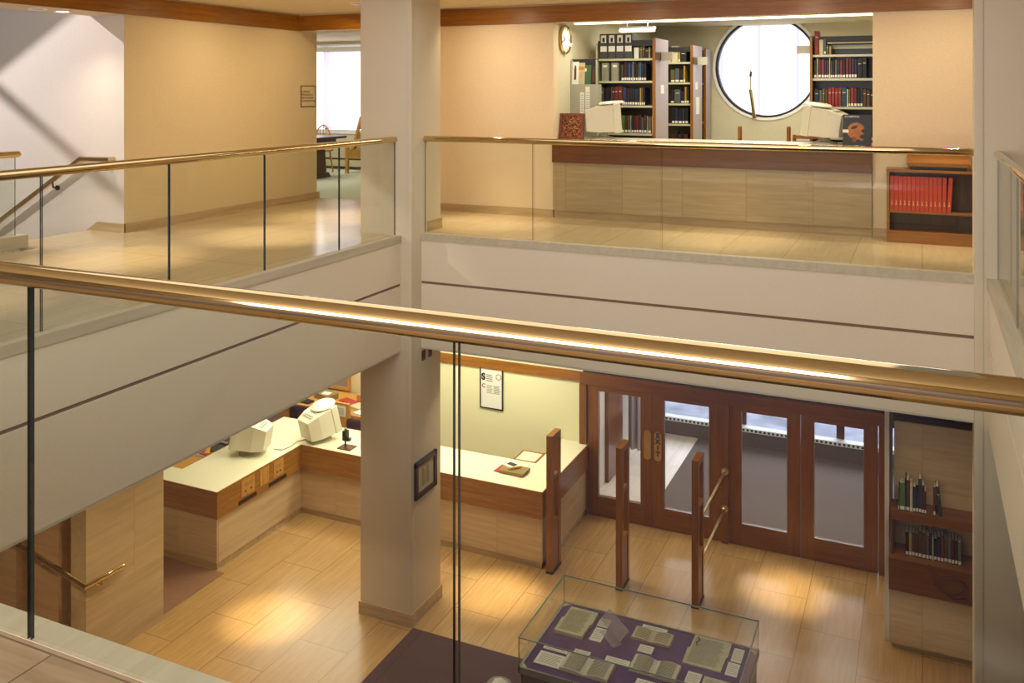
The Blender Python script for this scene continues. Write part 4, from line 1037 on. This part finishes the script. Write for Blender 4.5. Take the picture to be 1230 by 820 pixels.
# ------------------------------------------------------------------ entrance doors
DY0, DY1 = 11.91, 11.975
def door(num, x0, x1, push=None, word=None, left_stile=.11):
    t = empty(f'door_{num}', ((x0+x1)/2, 11.94, LF), kind='structure')
    g0, g1 = x0+.16, x1-.16; gz0, gz1 = LF+.285, -2.56
    b = MB(); b.box(x0+.004, g0, DY0, DY1, LF+.01, -2.495); b.box(g1, x1-.004, DY0, DY1, LF+.01, -2.495); b.build('stile', M['door_z'], t)
    b = MB(); b.box(g0, g1, DY0, DY1, LF+.01, gz0); b.box(g0, g1, DY0, DY1, gz1, -2.495); b.build('rail', M['door_x'], t)
    MB().box(g0, g1, 11.938, 11.946, gz0, gz1, M['door_glass']).build('glass_pane', None, t)
    b = MB()
    for q in ((g0, g0+.008, gz0, gz1), (g1-.008, g1, gz0, gz1), (g0, g1, gz0, gz0+.008)): b.box(q[0], q[1], DY0-.004, DY0+.01, q[2], q[3])
    b.build('glazing_bead', M['alu'], t)
    if push is not None:
        px = push; pts = []
        for i in range(13): a = math.pi*i/12; pts.append((px+.05*math.cos(a), -3.04+.05*math.sin(a)))
        for i in range(13): a = math.pi+math.pi*i/12; pts.append((px+.05*math.cos(a), -3.34+.05*math.sin(a)))
        p = MB().prism(pts, .004, 'y', DY0-.006).build('push_plate', M['brass_dull'], t)
        if word:
            for k, ch in enumerate(word): text_mesh(ch, .092, 'ink', 'plate_letter', p, face_my(px, DY0-.0075, -3.045-k*.083), align='CENTER', bold=.004)
    return t
door(1, -4.25, -3.32, push=-3.39)
door(2, -3.32, -2.39, push=-3.245, word='EXIT')
door(3, -2.30, -1.40)
door(4, -1.40, -.49)
struct('trim_9', 'door_z', (-4.36, -4.255, 11.88, 12.0, LF, -2.49), (-2.39, -2.30, 11.88, 12.0, LF, -2.49), (-.485, -.38, 11.88, 12.0, LF, -2.49))

# security gates
def gate(x, label):
    t = empty('security_gate', (x, 10.4, LF), label, 'security gate', 'wooden security gates')
    z0, z1 = LF+.03, -2.62
    w = .039; y0, y1 = 10.25, 10.54; p = .065
    MB().box(x-w, x+w, y0, y0+p, z0, z1).build('front_post', M['gate'], t)
    MB().box(x-w, x+w, y1-p, y1, z0, z1).build('rear_post', M['gate'], t)
    MB().box(x-w, x+w, y0+p, y1-p, z1-.07, z1).build('top_rail', M['gate'], t)
    for z in (-3.12, -3.68): MB().box(x-w, x+w, y0+p, y1-p, z-.05, z).build('cross_rail', M['gate'], t)
    MB().box(x-w+.008, x+w-.008, y0+p, y1-p, z0, -3.73).build('lower_panel', M['gate'], t)
    MB().box(x-w-.004, x+w+.004, y0-.004, y1+.004, LF, LF+.03).build('floor_plate', M['dark'], t)
    return t
gate(-4.15, 'wooden security gate beside the right end of the counter')
gate(-3.263, 'wooden security gate in the middle, in front of EXIT door')
gate(-2.36, 'wooden security gate on the right, joined to brass rails')
t = empty('brass_barrier', (-2.34, 11.3, -3.4), 'two brass barrier rails between the right gate and doors', 'barrier')
for z in (-3.35, -3.83):
    r_ = MB().cyl((-2.34, 10.542, z), (-2.34, 11.86, z), .016, seg=16).build('rail', M['brass_dull'], t, smooth=True)
    MB().cyl((-2.34, 11.845, z), (-2.34, 11.878, z), .045, .05, 20).ball((-2.34, 11.84, z), .03, 16).build('end_rosette', M['brass_dull'], r_, smooth=True)

# vestibule beyond the doors
struct('floor.007', 'stair_carpet', (-10.5, -7.78, 7.62, 8.62, LF, LF+.006))
struct('floor.005', 'vest_floor', (-6.0, -3.47, 11.95, 15.4, LF-.3, LF-.002))
struct('floor.006', 'mat_grey', (-3.47, 3.5, 11.95, 15.4, LF-.3, LF-.002))
struct('wall_vestibule_left', 'wall_white', (-4.7, -4.36, 12.1, 13.0, LF, -1.9))
struct('wall_vestibule_side', 'door_z', (-4.55, -4.30, 13.0, 13.7, LF, -1.9))
struct('wall_vestibule_end', 'wall_white', (-4.7, -4.36, 13.7, 15.5, LF, -1.9))
struct('ceiling.005', 'ceiling_low', (-7.05, 3.5, 11.95, 16, -2.0, -1.9))
wv = empty('window_3', (-1.5, 15.4, LF), kind='structure')
MB().box(-4.36, 3.4, 15.30, 15.50, LF, -4.06).build('sill', M['mat_grey'], wv)
MB().box(-4.36, 3.4, 15.27, 15.42, -4.06, -3.995).build('heater_grille', M['white_metal'], wv)
b = MB()
for k in range(90): b.box(-4.3+k*.0685, -4.3+k*.0685+.036, 15.266, 15.271, -4.045, -4.01)
b.build('grille_slots', M['black'], wv)
MB().box(-4.36, 3.4, 15.44, 15.45, -3.995, -1.9).build('window_pane', M['door_glass'], wv)
b = MB()
for x in (-4.2, -2.75, -1.2, .35): b.box(x-.06, x+.06, 15.42, 15.50, -3.995, -1.9)
b.build('mullion', M['bronze'], wv)
struct('ground', 'snow', (-30, 20, 15.52, 60, LF-.4, LF-.25))
t = empty('coat_drape', (-4.1, 13.8, LF), 'blue grey curtain hanging inside the vestibule behind the left door', 'curtain')
b = MB()
def drape(u, v): 
    return (-4.24+.26*u, 13.8+.04*math.sin(u*16), LF+.25+v*1.9)
b.grid(drape, 40, 4, None, 0)
for f in list(b.bm.faces): pass
b._slot(M['lav']); o = b.build('fabric', None, t); md = o.modifiers.new('thickness', 'SOLIDIFY'); md.thickness = .01

# ------------------------------------------------------------------ alcove with books at lower right
t = empty('alcove_counter', (.6, 10.9, LF), 'travertine counter with oak band in the right alcove', 'counter')
MB().box(-.32, 2.4, 10.37, 11.3, LF+.07, -3.65).build('base', M['trav_x'], t)
MB().box(-.29, 2.4, 10.42, 11.3, LF, LF+.07).build('kick_base', M['base'], t)
MB().box(-.323, 2.4, 10.335, 10.38, -3.655, -3.335).build('apron', M['door_x'], t)
MB().box(-.324, 2.4, 10.33, 11.3, -3.335, -3.32).build('counter_top', M['door_x'], t)
t = empty('counter_bookshelf', (.5, 10.6, -3.32), 'wooden two tier bookshelf standing on the alcove counter', 'bookshelf')
MB().box(-.31, 2.3, 10.42, 10.72, -2.945, -2.85).build('upper_shelf', M['door_x'], t)
MB().box(-.31, -.28, 10.44, 10.74, -3.32, -2.945).build('side_panel', M['door_z'], t)
MB().box(2.27, 2.3, 10.44, 10.74, -3.32, -2.945).build('side_panel', M['door_z'], t)
MB().box(-.28, 2.27, 10.72, 10.74, -3.32, -2.0).build('back_panel', M['trav_x'], t)
G4 = 'books on the upper alcove shelf'; G5 = 'books on the lower alcove shelf'
shelf_books([('green', .012, .24), ('green', .055, .29), ('black', .010, .35), ('brown', .03, .33), ('cream', .030, .30), ('dark blue', .026, .27), ('dark blue', .024, .29), ('dark green', .030, .36), ('dark red', .024, .30), ('dark red', .018, .24), (None, .065, 0), ('maroon', .022, .30), ('dark green', .03, .31, False, -6)], -.235, 10.45, -2.85, 'on the upper alcove shelf', G4)
shelf_books([('black', .032, .25), ('ochre', .030, .24), ('brown', .028, .25), ('dark red', .03, .25), ('brown', .034, .28), ('brown', .036, .27), ('grey', .03, .25), ('black', .026, .28), ('cream', .014, .26), ('black', .03, .23), ('dark blue', .03, .26), ('maroon', .032, .28), ('brown', .036, .24), ('grey', .03, .25), ('dark red', .03, .26), ('black', .03, .25), ('olive', .03, .24)], -.165, 10.45, -3.32, 'on the lower alcove shelf', G5)
pts = [(.06, 10.34, -3.312), (.08, 10.322, -3.33), (.10, 10.318, -3.40)]
for k in range(40):
    a = R(160+k*21); pts.append((.24+k*.002+.13*math.cos(a), 10.314+.0004*k, -3.46+.10*math.sin(a)-k*.0015))
pts += [(.42, 10.322, -3.58), (.47, 10.322, -3.64)]
b = MB(); b.tube(pts, .006, 8)
b.build('dangling_cable', M['bronze'], None, 'dark cable looping over front of the alcove counter', 'cable', smooth=True)

# ------------------------------------------------------------------ display case
CX0, CX1, CY0, CY1, CB, CTP = -3.165, -1.315, 7.10, 8.20, -3.35, -3.10
t = empty('display_case', ((CX0+CX1)/2, (CY0+CY1)/2, LF+.012), 'glass topped display case of open books and manuscripts', 'display case')
MB().box(CX0+.02, CX1-.02, CY0+.02, CY1-.02, LF+.03, CB-.05).build('cabinet', M['case_wood'], t)
MB().box(CX0+.06, CX1-.06, CY0+.06, CY1-.06, LF+.012, LF+.03).build('plinth', M['black'], t)
b = MB()
b.box(CX0, CX1, CY0, CY0+.02, CB-.05, CB+.004); b.box(CX0, CX1, CY1-.02, CY1, CB-.05, CB+.004); b.box(CX0, CX0+.02, CY0, CY1, CB-.05, CB+.004); b.box(CX1-.02, CX1, CY0, CY1, CB-.05, CB+.004)
b.build('metal_rim', M['alu'], t)
c = .05
MB().box(CX0+.02, CX1-.02, CY0+.02, CY1-.02, CB-.05, CB-.006).build('velvet_bed', M['purple'], t)
b = MB()
for sx, sy in ((CX0+.02, CY0+.02), (CX0+.02, CY1-.02), (CX1-.02, CY0+.02), (CX1-.02, CY1-.02)):
    dx = .06 if sx < -2 else -.06; dy = .06 if sy < 7.5 else -.06
    b.prism([(sx, sy), (sx+dx, sy), (sx, sy+dy)], .006, 'z', CB-.006)
b.build('corner_plate', M['parch2'], t)
h = .004
for (x0, x1, y0, y1) in ((CX0+.004, CX1-.004, CY0+.002, CY0+.010), (CX0+.004, CX1-.004, CY1-.010, CY1-.002), (CX0+.002, CX0+.010, CY0+.010, CY1-.010), (CX1-.010, CX1-.002, CY0+.010, CY1-.010)):
    pane(x0, x1, y0, y1, CB+.004, CTP, t, 'glass_side', 'case_glass', 'case_edge')
pane(CX0+.002, CX1-.002, CY0+.002, CY1-.002, CTP, CTP+.008, t, 'glass_lid', 'case_glass', 'case_edge')
b = MB()
for q in ((CX0, CX1, CY0-.001, CY0+.005), (CX0, CX1, CY1-.005, CY1+.001), (CX0-.001, CX0+.005, CY0, CY1), (CX1-.005, CX1+.001, CY0, CY1)): b.box(q[0], q[1], q[2], q[3], CTP+.001, CTP+.010)
b.build('lid_edge', M['case_edge'], t)
BZ = CB-.006
def lines_on(parent, x0, x1, y0, y1, z, n, mat='ink2', dz=None):
    b = MB(); rr = random.Random(int(abs(x0*1000)))
    for k in range(n):
        y = y0+(y1-y0)*(k+.5)/n; b.box(x0, x1-rr.uniform(0, (x1-x0)*.12), y-(y1-y0)/n*.2, y+(y1-y0)/n*.2, z, z+.0006)
    b.build('text_lines', M[mat], parent)
def card(x0, x1, y0, y1, label, group='white caption cards in the display case', rz=0, mat='paper', n=5, name='caption_card'):
    t = empty(name, ((x0+x1)/2, (y0+y1)/2, BZ), label, 'card' if mat == 'paper' else 'manuscript', group, rz=R(rz))
    T = Matrix.Translation(((x0+x1)/2, (y0+y1)/2, BZ)) @ Matrix.Rotation(R(rz), 4, 'Z'); w, d = (x1-x0)/2, (y1-y0)/2
    MB().box(-w, w, -d, d, 0, .004, T=T).build('sheet', M[mat], t)
    b = MB()
    for k in range(n):
        y = -d*.75+1.5*d*(k+.5)/n; b.box(-w*.8, w*(.8-.3*((k*7) % 3)/3), y-.002, y+.002, .004, .0045, T=T)
    b.build('text_lines', M['ink2'], t)
card(-2.75, -2.645, 7.96, 8.09, 'small white card behind the taller one, left of the clear stand')
card(-2.745, -2.635, 7.73, 7.935, 'upright white card between left manuscript and clear stand')
card(-2.36, -2.13, 8.08, 8.16, 'white card partly under the small parchment booklet', n=3)
card(-2.30, -2.17, 7.75, 7.855, 'small white card in front of the small parchment booklet', n=3)
card(-1.52, -1.43, 7.945, 8.145, 'upright white card at far right, the rear of two')
card(-1.53, -1.43, 7.74, 7.925, 'upright white card at far right, the front of two')
card(-3.075, -2.85, 7.445, 7.495, 'narrow white strip above the large white card at front left', n=2)
card(-3.075, -2.835, 7.225, 7.405, 'large white card at the front left corner of case', n=7)
card(-2.805, -2.66, 7.47, 7.555, 'small white card just behind left open book', n=3)
card(-2.52, -2.305, 7.495, 7.575, 'wide white strip between the two open books', n=2)
card(-2.19, -2.0, 7.25, 7.39, 'white card at front edge below the second open book', n=4)
card(-1.82, -1.70, 7.50, 7.66, 'white card right of the second open book', n=6)
card(-1.68, -1.40, 7.38, 7.65, 'aged grey sheet at front right of the display case', 'old manuscripts in the display case', mat='parch2', n=10, name='manuscript')
def manuscript(x0, x1, y0, y1, label, n, th=.02, scroll=False):
    t = empty('manuscript', ((x0+x1)/2, (y0+y1)/2, BZ), label, 'manuscript', 'old manuscripts in the display case')
    b = MB(); j = .02
    ym = (y0+y1)/2
    b.prism([(x0, y0), (x1, y0), (x1+.005, ym-.01), (x1+.02, ym+.01), (x1+.015, y1), (x0+.015, y1), (x0+.012, ym+.02), (x0-.005, ym+.005)], th, 'z', BZ)
    b.build('leaves', M['parch2'], t)
    lines_on(t, x0+.03, x1-.03, y0+.03, y1-.03, BZ+th, n)
    if scroll: MB().tube([(x0+.05, y1-.03, BZ+th), (x0+.07, y1-.07, BZ+th), (x0+.05, y1-.11, BZ+th), (x0+.07, y1-.16, BZ+th)], .006, 6).build('flourish', M['ink'], t)
manuscript(-3.07, -2.80, 7.70, 8.11, 'thick ruled manuscript with two stacked pages at rear left', 24, .03)
manuscript(-1.895, -1.565, 7.745, 8.185, 'big square parchment sheet with a black flourish, rear right', 26, .012, True)
def open_book(x0, x1, y0, y1, label, mat, n, cat='book', th=.03):
    t = empty('open_book', ((x0+x1)/2, (y0+y1)/2, BZ), label, cat, 'open books in the display case')
    MB().box(x0-.006, x1+.006, y0-.006, y1+.006, BZ, BZ+.005).build('cover', M['khaki'], t)
    xm = (x0+x1)/2
    prof = lambda u: th*(.45+.55*math.sin(math.pi*min(1, max(0, u)))**.6)-th*.35*(u > .97)
    for s, (a, c_) in enumerate(((x0, xm), (xm, x1))):
        b = MB(); f = (lambda a, c_, s: lambda u, v: (a+(c_-a)*u, y0+(y1-y0)*v-(.02*u if s else .02*(1-u))*0, BZ+.006+th*(.35+.65*math.sin(math.pi*(u*.8+(.2 if not s else 0)) if s else math.pi*(1-u)*.8))))(a, c_, s)
        b.grid(f, 12, 2, None, 0); b._slot(M[mat])
        # page block below the curved top
        bl = [(a+(c_-a)*i/12, f(i/12, 0)[2]-.0005) for i in range(13)]
        b.prism([(a, BZ+.005)]+bl+[(c_, BZ+.005)], y1-y0, 'y', y0)
        pg = b.build('page_block', M[mat], t)
        b = MB()
        for k in range(n):
            y = y0+(y1-y0)*(k+1)/(n+1)
            for i in range(8):
                u0 = .14+i*.09; z0 = max(f(u0, 0)[2], f(u0+.09, 0)[2])
                b.box(a+(c_-a)*u0, a+(c_-a)*(u0+.085), y-.003, y+.003, z0, z0+.0012)
        b.build('text_lines', M['ink2'], pg)
open_book(-2.83, -2.405, 7.215, 7.455, 'open book with two printed pages at front centre left', 'paper_grey', 14)
open_book(-2.285, -1.885, 7.45, 7.665, 'open book at front centre, right of the first open book', 'paper_grey', 14)
open_book(-2.40, -2.05, 7.90, 8.08, 'small open parchment booklet with a dark drawing, rear centre', 'parch', 7, th=.02)
t = empty('acrylic_stand', (-2.52, 7.85, BZ), 'empty clear acrylic book stand in the display case', 'book stand')
b = MB(); b.prism([(-2.745, 8.10), (-2.66, 8.08), (-2.38, 7.77), (-2.44, 7.72)], .004, 'z', 0)
Ts = Matrix.Translation((-2.56, 7.90, BZ+.06)) @ Matrix.Rotation(R(35), 4, Vector((1, -1, 0))) 
MB().box(-.19, .19, -.06, .06, 0, .004, T=Matrix.Translation((-2.56, 7.92, BZ+.075)) @ Matrix.Rotation(R(-44), 4, 'Z') @ Matrix.Rotation(R(38), 4, 'X')).build('back_rest', M['acrylic'], t)
b.bm.free()
MB().box(-.13, .13, -.10, .0, 0, .004, T=Matrix.Translation((-2.53, 7.86, BZ+.003)) @ Matrix.Rotation(R(-44), 4, 'Z')).build('foot', M['acrylic'], t)
MB().box(-.19, .19, -.062, -.058, 0, .006, T=Matrix.Translation((-2.56, 7.92, BZ+.075)) @ Matrix.Rotation(R(-44), 4, 'Z') @ Matrix.Rotation(R(38), 4, 'X')).build('front_lip', M['acrylic'], t)

# carpet
b = MB(); b.box(-5.09, -.2, 3.0, 8.59, LF, LF+.012, None, .004); b.build('carpet', M['plum'], None, 'dark plum carpet laid on the lower travertine floor', 'rug')
# small table with a leaflet at bottom edge
t = empty('side_table', (-3.40, 7.22, LF+.012), 'small dark table in front of the display case, at lower edge', 'table')
MB().cyl((-3.40, 7.22, -3.66), (-3.40, 7.22, -3.63), .11, seg=32).build('table_top', M['case_wood'], t, smooth=True)
MB().cyl((-3.40, 7.22, LF+.03), (-3.40, 7.22, -3.66), .025, seg=16).build('stem', M['case_wood'], t, smooth=True)
MB().cyl((-3.40, 7.22, LF+.012), (-3.40, 7.22, LF+.03), .11, seg=32).build('foot', M['case_wood'], t, smooth=True)
b = MB(); b.grid(lambda u, v: (-3.465+.13*u, 7.12+.15*v, -3.628+.02*math.sin(math.pi*u)), 10, 3, None, .002); b.build('leaflet', M['paper'], None, 'curled white leaflet on the small dark table', 'leaflet')

# ================================================================== LIGHT
def spot(name, loc, power, size=75, blend=.7, color=(1, .80, .52), radius=.05, target=None):
    l = bpy.data.lights.new(name, 'SPOT'); l.energy = power; l.spot_size = R(size); l.spot_blend = blend; l.color = color; l.shadow_soft_size = radius
    o = bpy.data.objects.new(name, l); COL.objects.link(o); o.location = loc
    if target is not None: o.rotation_euler = (Vector(target)-Vector(loc)).to_track_quat('-Z', 'Y').to_euler()
    return o
def area(name, loc, sx, sy, power, color, target):
    l = bpy.data.lights.new(name, 'AREA'); l.shape = 'RECTANGLE'; l.size = sx; l.size_y = sy; l.energy = power; l.color = color
    o = bpy.data.objects.new(name, l); COL.objects.link(o); o.location = loc
    o.rotation_euler = (Vector(target)-Vector(loc)).to_track_quat('-Z', 'Y').to_euler(); return o
WARM = (1, .79, .52)
for x, y, p in ((-4.85, 9.9, 260), (-1.9, 9.85, 240), (.2, 10.0, 200)): spot('walkway_downlight', (x, y, 2.66), p, 42, 1, WARM)
for x, y, p in ((-5.0, 9.55, 60), (-1.2, 9.5, 45), (.3, 9.6, 45), (-3.2, 9.5, 30)): spot('wall_fill', (x, y, 2.66), p, 150, 1, WARM, target=(x, 10.3, .9))  # wide spots added to brighten the far wall, no fixtures of their own
for x, y, p in ((-6.75, 4.4, 200), (-7.0, 6.25, 330), (-6.5, 8.05, 300), (-6.8, 9.5, 260)): spot('walkway_downlight', (x, y, 2.66), p, 42, 1, WARM)
for x, y, p in ((-7.0, 8.6, 60), (-7.0, 10.2, 40)): spot('wall_fill', (x, y, 2.66), p, 150, 1, (1, .80, .50), target=(-7.8, y, .9))  # more added fill, for the left wall
spot('landing_downlight', (-8.47, 6.91, 2.44), 60, 120, 1, (1, .85, .62))
for x, y, p in ((-6.66, 8.1, 620), (-4.55, 9.6, 620), (-1.45, 11.05, 560)): spot('lower_downlight_and_fill', (x, y, LC-.05), p, 25, 1, (1, .83, .58))
for x, y, p in ((-6.66, 8.2, 55), (-4.6, 9.6, 45), (-1.45, 10.9, 45), (-4.45, 10.55, 30), (-2.9, 10.4, 25), (-6.5, 6.2, 150), (.1, 9.7, 40), (-8.4, 5.2, 130)): spot('lower_downlight_and_fill', (x, y, LC-.05), p, 110, 1, WARM)  # wide fill added around the cans and by the lower stair wall
for x, y, p in ((-8.3, 9.6, 40), (-7.6, 10.6, 40)): spot('desk_downlight', (x, y, LC-.05), p, 120, 1, (1, .95, .78))
area('office_light', (-9.0, 12.0, LC-.06), 2.5, 1.2, 80, (1, .94, .78), (-9.0, 12.0, -5))
area('desk_light_and_fill', (-7.0, 9.6, LC-.06), .6, 1.6, 45, (1, .92, .70), (-7.0, 9.6, -5))
area('desk_light_and_fill', (-5.6, 10.9, LC-.06), 2.2, .5, 60, (1, .97, .82), (-5.6, 11.1, -5))  # soft fill added above the right counter to lift the yellow wall
area('workroom_light', (-2.2, 13.2, 2.6), 3.0, 2.0, 80, (1, .97, .80), (-2.2, 13.2, 0))
area('counter_strip_light', (-2.37, 11.12, 2.43), 3.5, .06, 32, (1, .97, .80), (-2.37, 10.95, 0))
area('reading_light', (-10.3, 13.4, 2.55), 2, 2, 60, (1, .97, .84), (-10.3, 13.4, 0))
area('atrium_fill', (-2.4, 5.3, 2.85), 4.6, 5.8, 105, (1, .93, .82), (-2.4, 5.3, 0))  # unseen overhead fill added for the atrium
area('rear_window', (-3.1, -3.2, 1.4), 5.2, 1.8, 330, (.97, .94, .97), (-3, 5, .2))
area('outdoor_sky', (-1, 24, 4), 14, 8, 3200, (.86, .86, 1), (-1, 13, -4.5))
area('vestibule_light', (-2.2, 13.2, -2.05), 4.5, 1.2, 75, (1, .93, .88), (-2.2, 13.2, -4))
spot('veil_spot', (-1.0, -3.1, 2.45), 1100, 40, .15, (.80, .80, 1), .1, (-.9, -.55, 0))  # unseen spot added to lay a bluish veil on the near glass
spot('stair_skylight', (-11.6, 4.2, 4.2), 800, 44, .2, (1, .92, .93), .06, (-9.4, 7.49, 1.3))
# unseen slab and bar added as an upper flight, to shadow the stair wall
b = MB(); b.prism([(-11.3, 2.81), (-9.6, 3.71), (-9.6, 4.5), (-11.3, 3.6)], .3, 'y', 5.85); b.build('stair_shadow_slab', M['wall_white'], kind='structure')
MB().cyl((-11.25, 5.8, 3.11), (-9.7, 5.8, 2.19), .035, seg=12).build('stair_shadow_bar', M['brass'], kind='structure', smooth=True)
w = bpy.data.worlds.new('World'); scene.world = w; w.use_nodes = True
w.node_tree.nodes['Background'].inputs[0].default_value = (.90, .92, 1, 1); w.node_tree.nodes['Background'].inputs[1].default_value = .3

# ================================================================== CAMERA
cd = bpy.data.cameras.new('camera'); cam = bpy.data.objects.new('camera', cd); COL.objects.link(cam)
scene.cycles.transparent_max_bounces = 40
cam.location = (0, 0, 1.6); cam.rotation_euler = (R(90), 0, R(24.4))
cd.sensor_width = 36; cd.lens = 36*1086.6/1230; cd.shift_y = -(410-109)/1230; cd.clip_start = .05; cd.clip_end = 200
scene.camera = cam
scene.view_settings.view_transform = 'Standard'; scene.view_settings.look = 'None'; scene.view_settings.exposure = 0; scene.view_settings.gamma = 1
scene.view_settings.use_curve_mapping = False
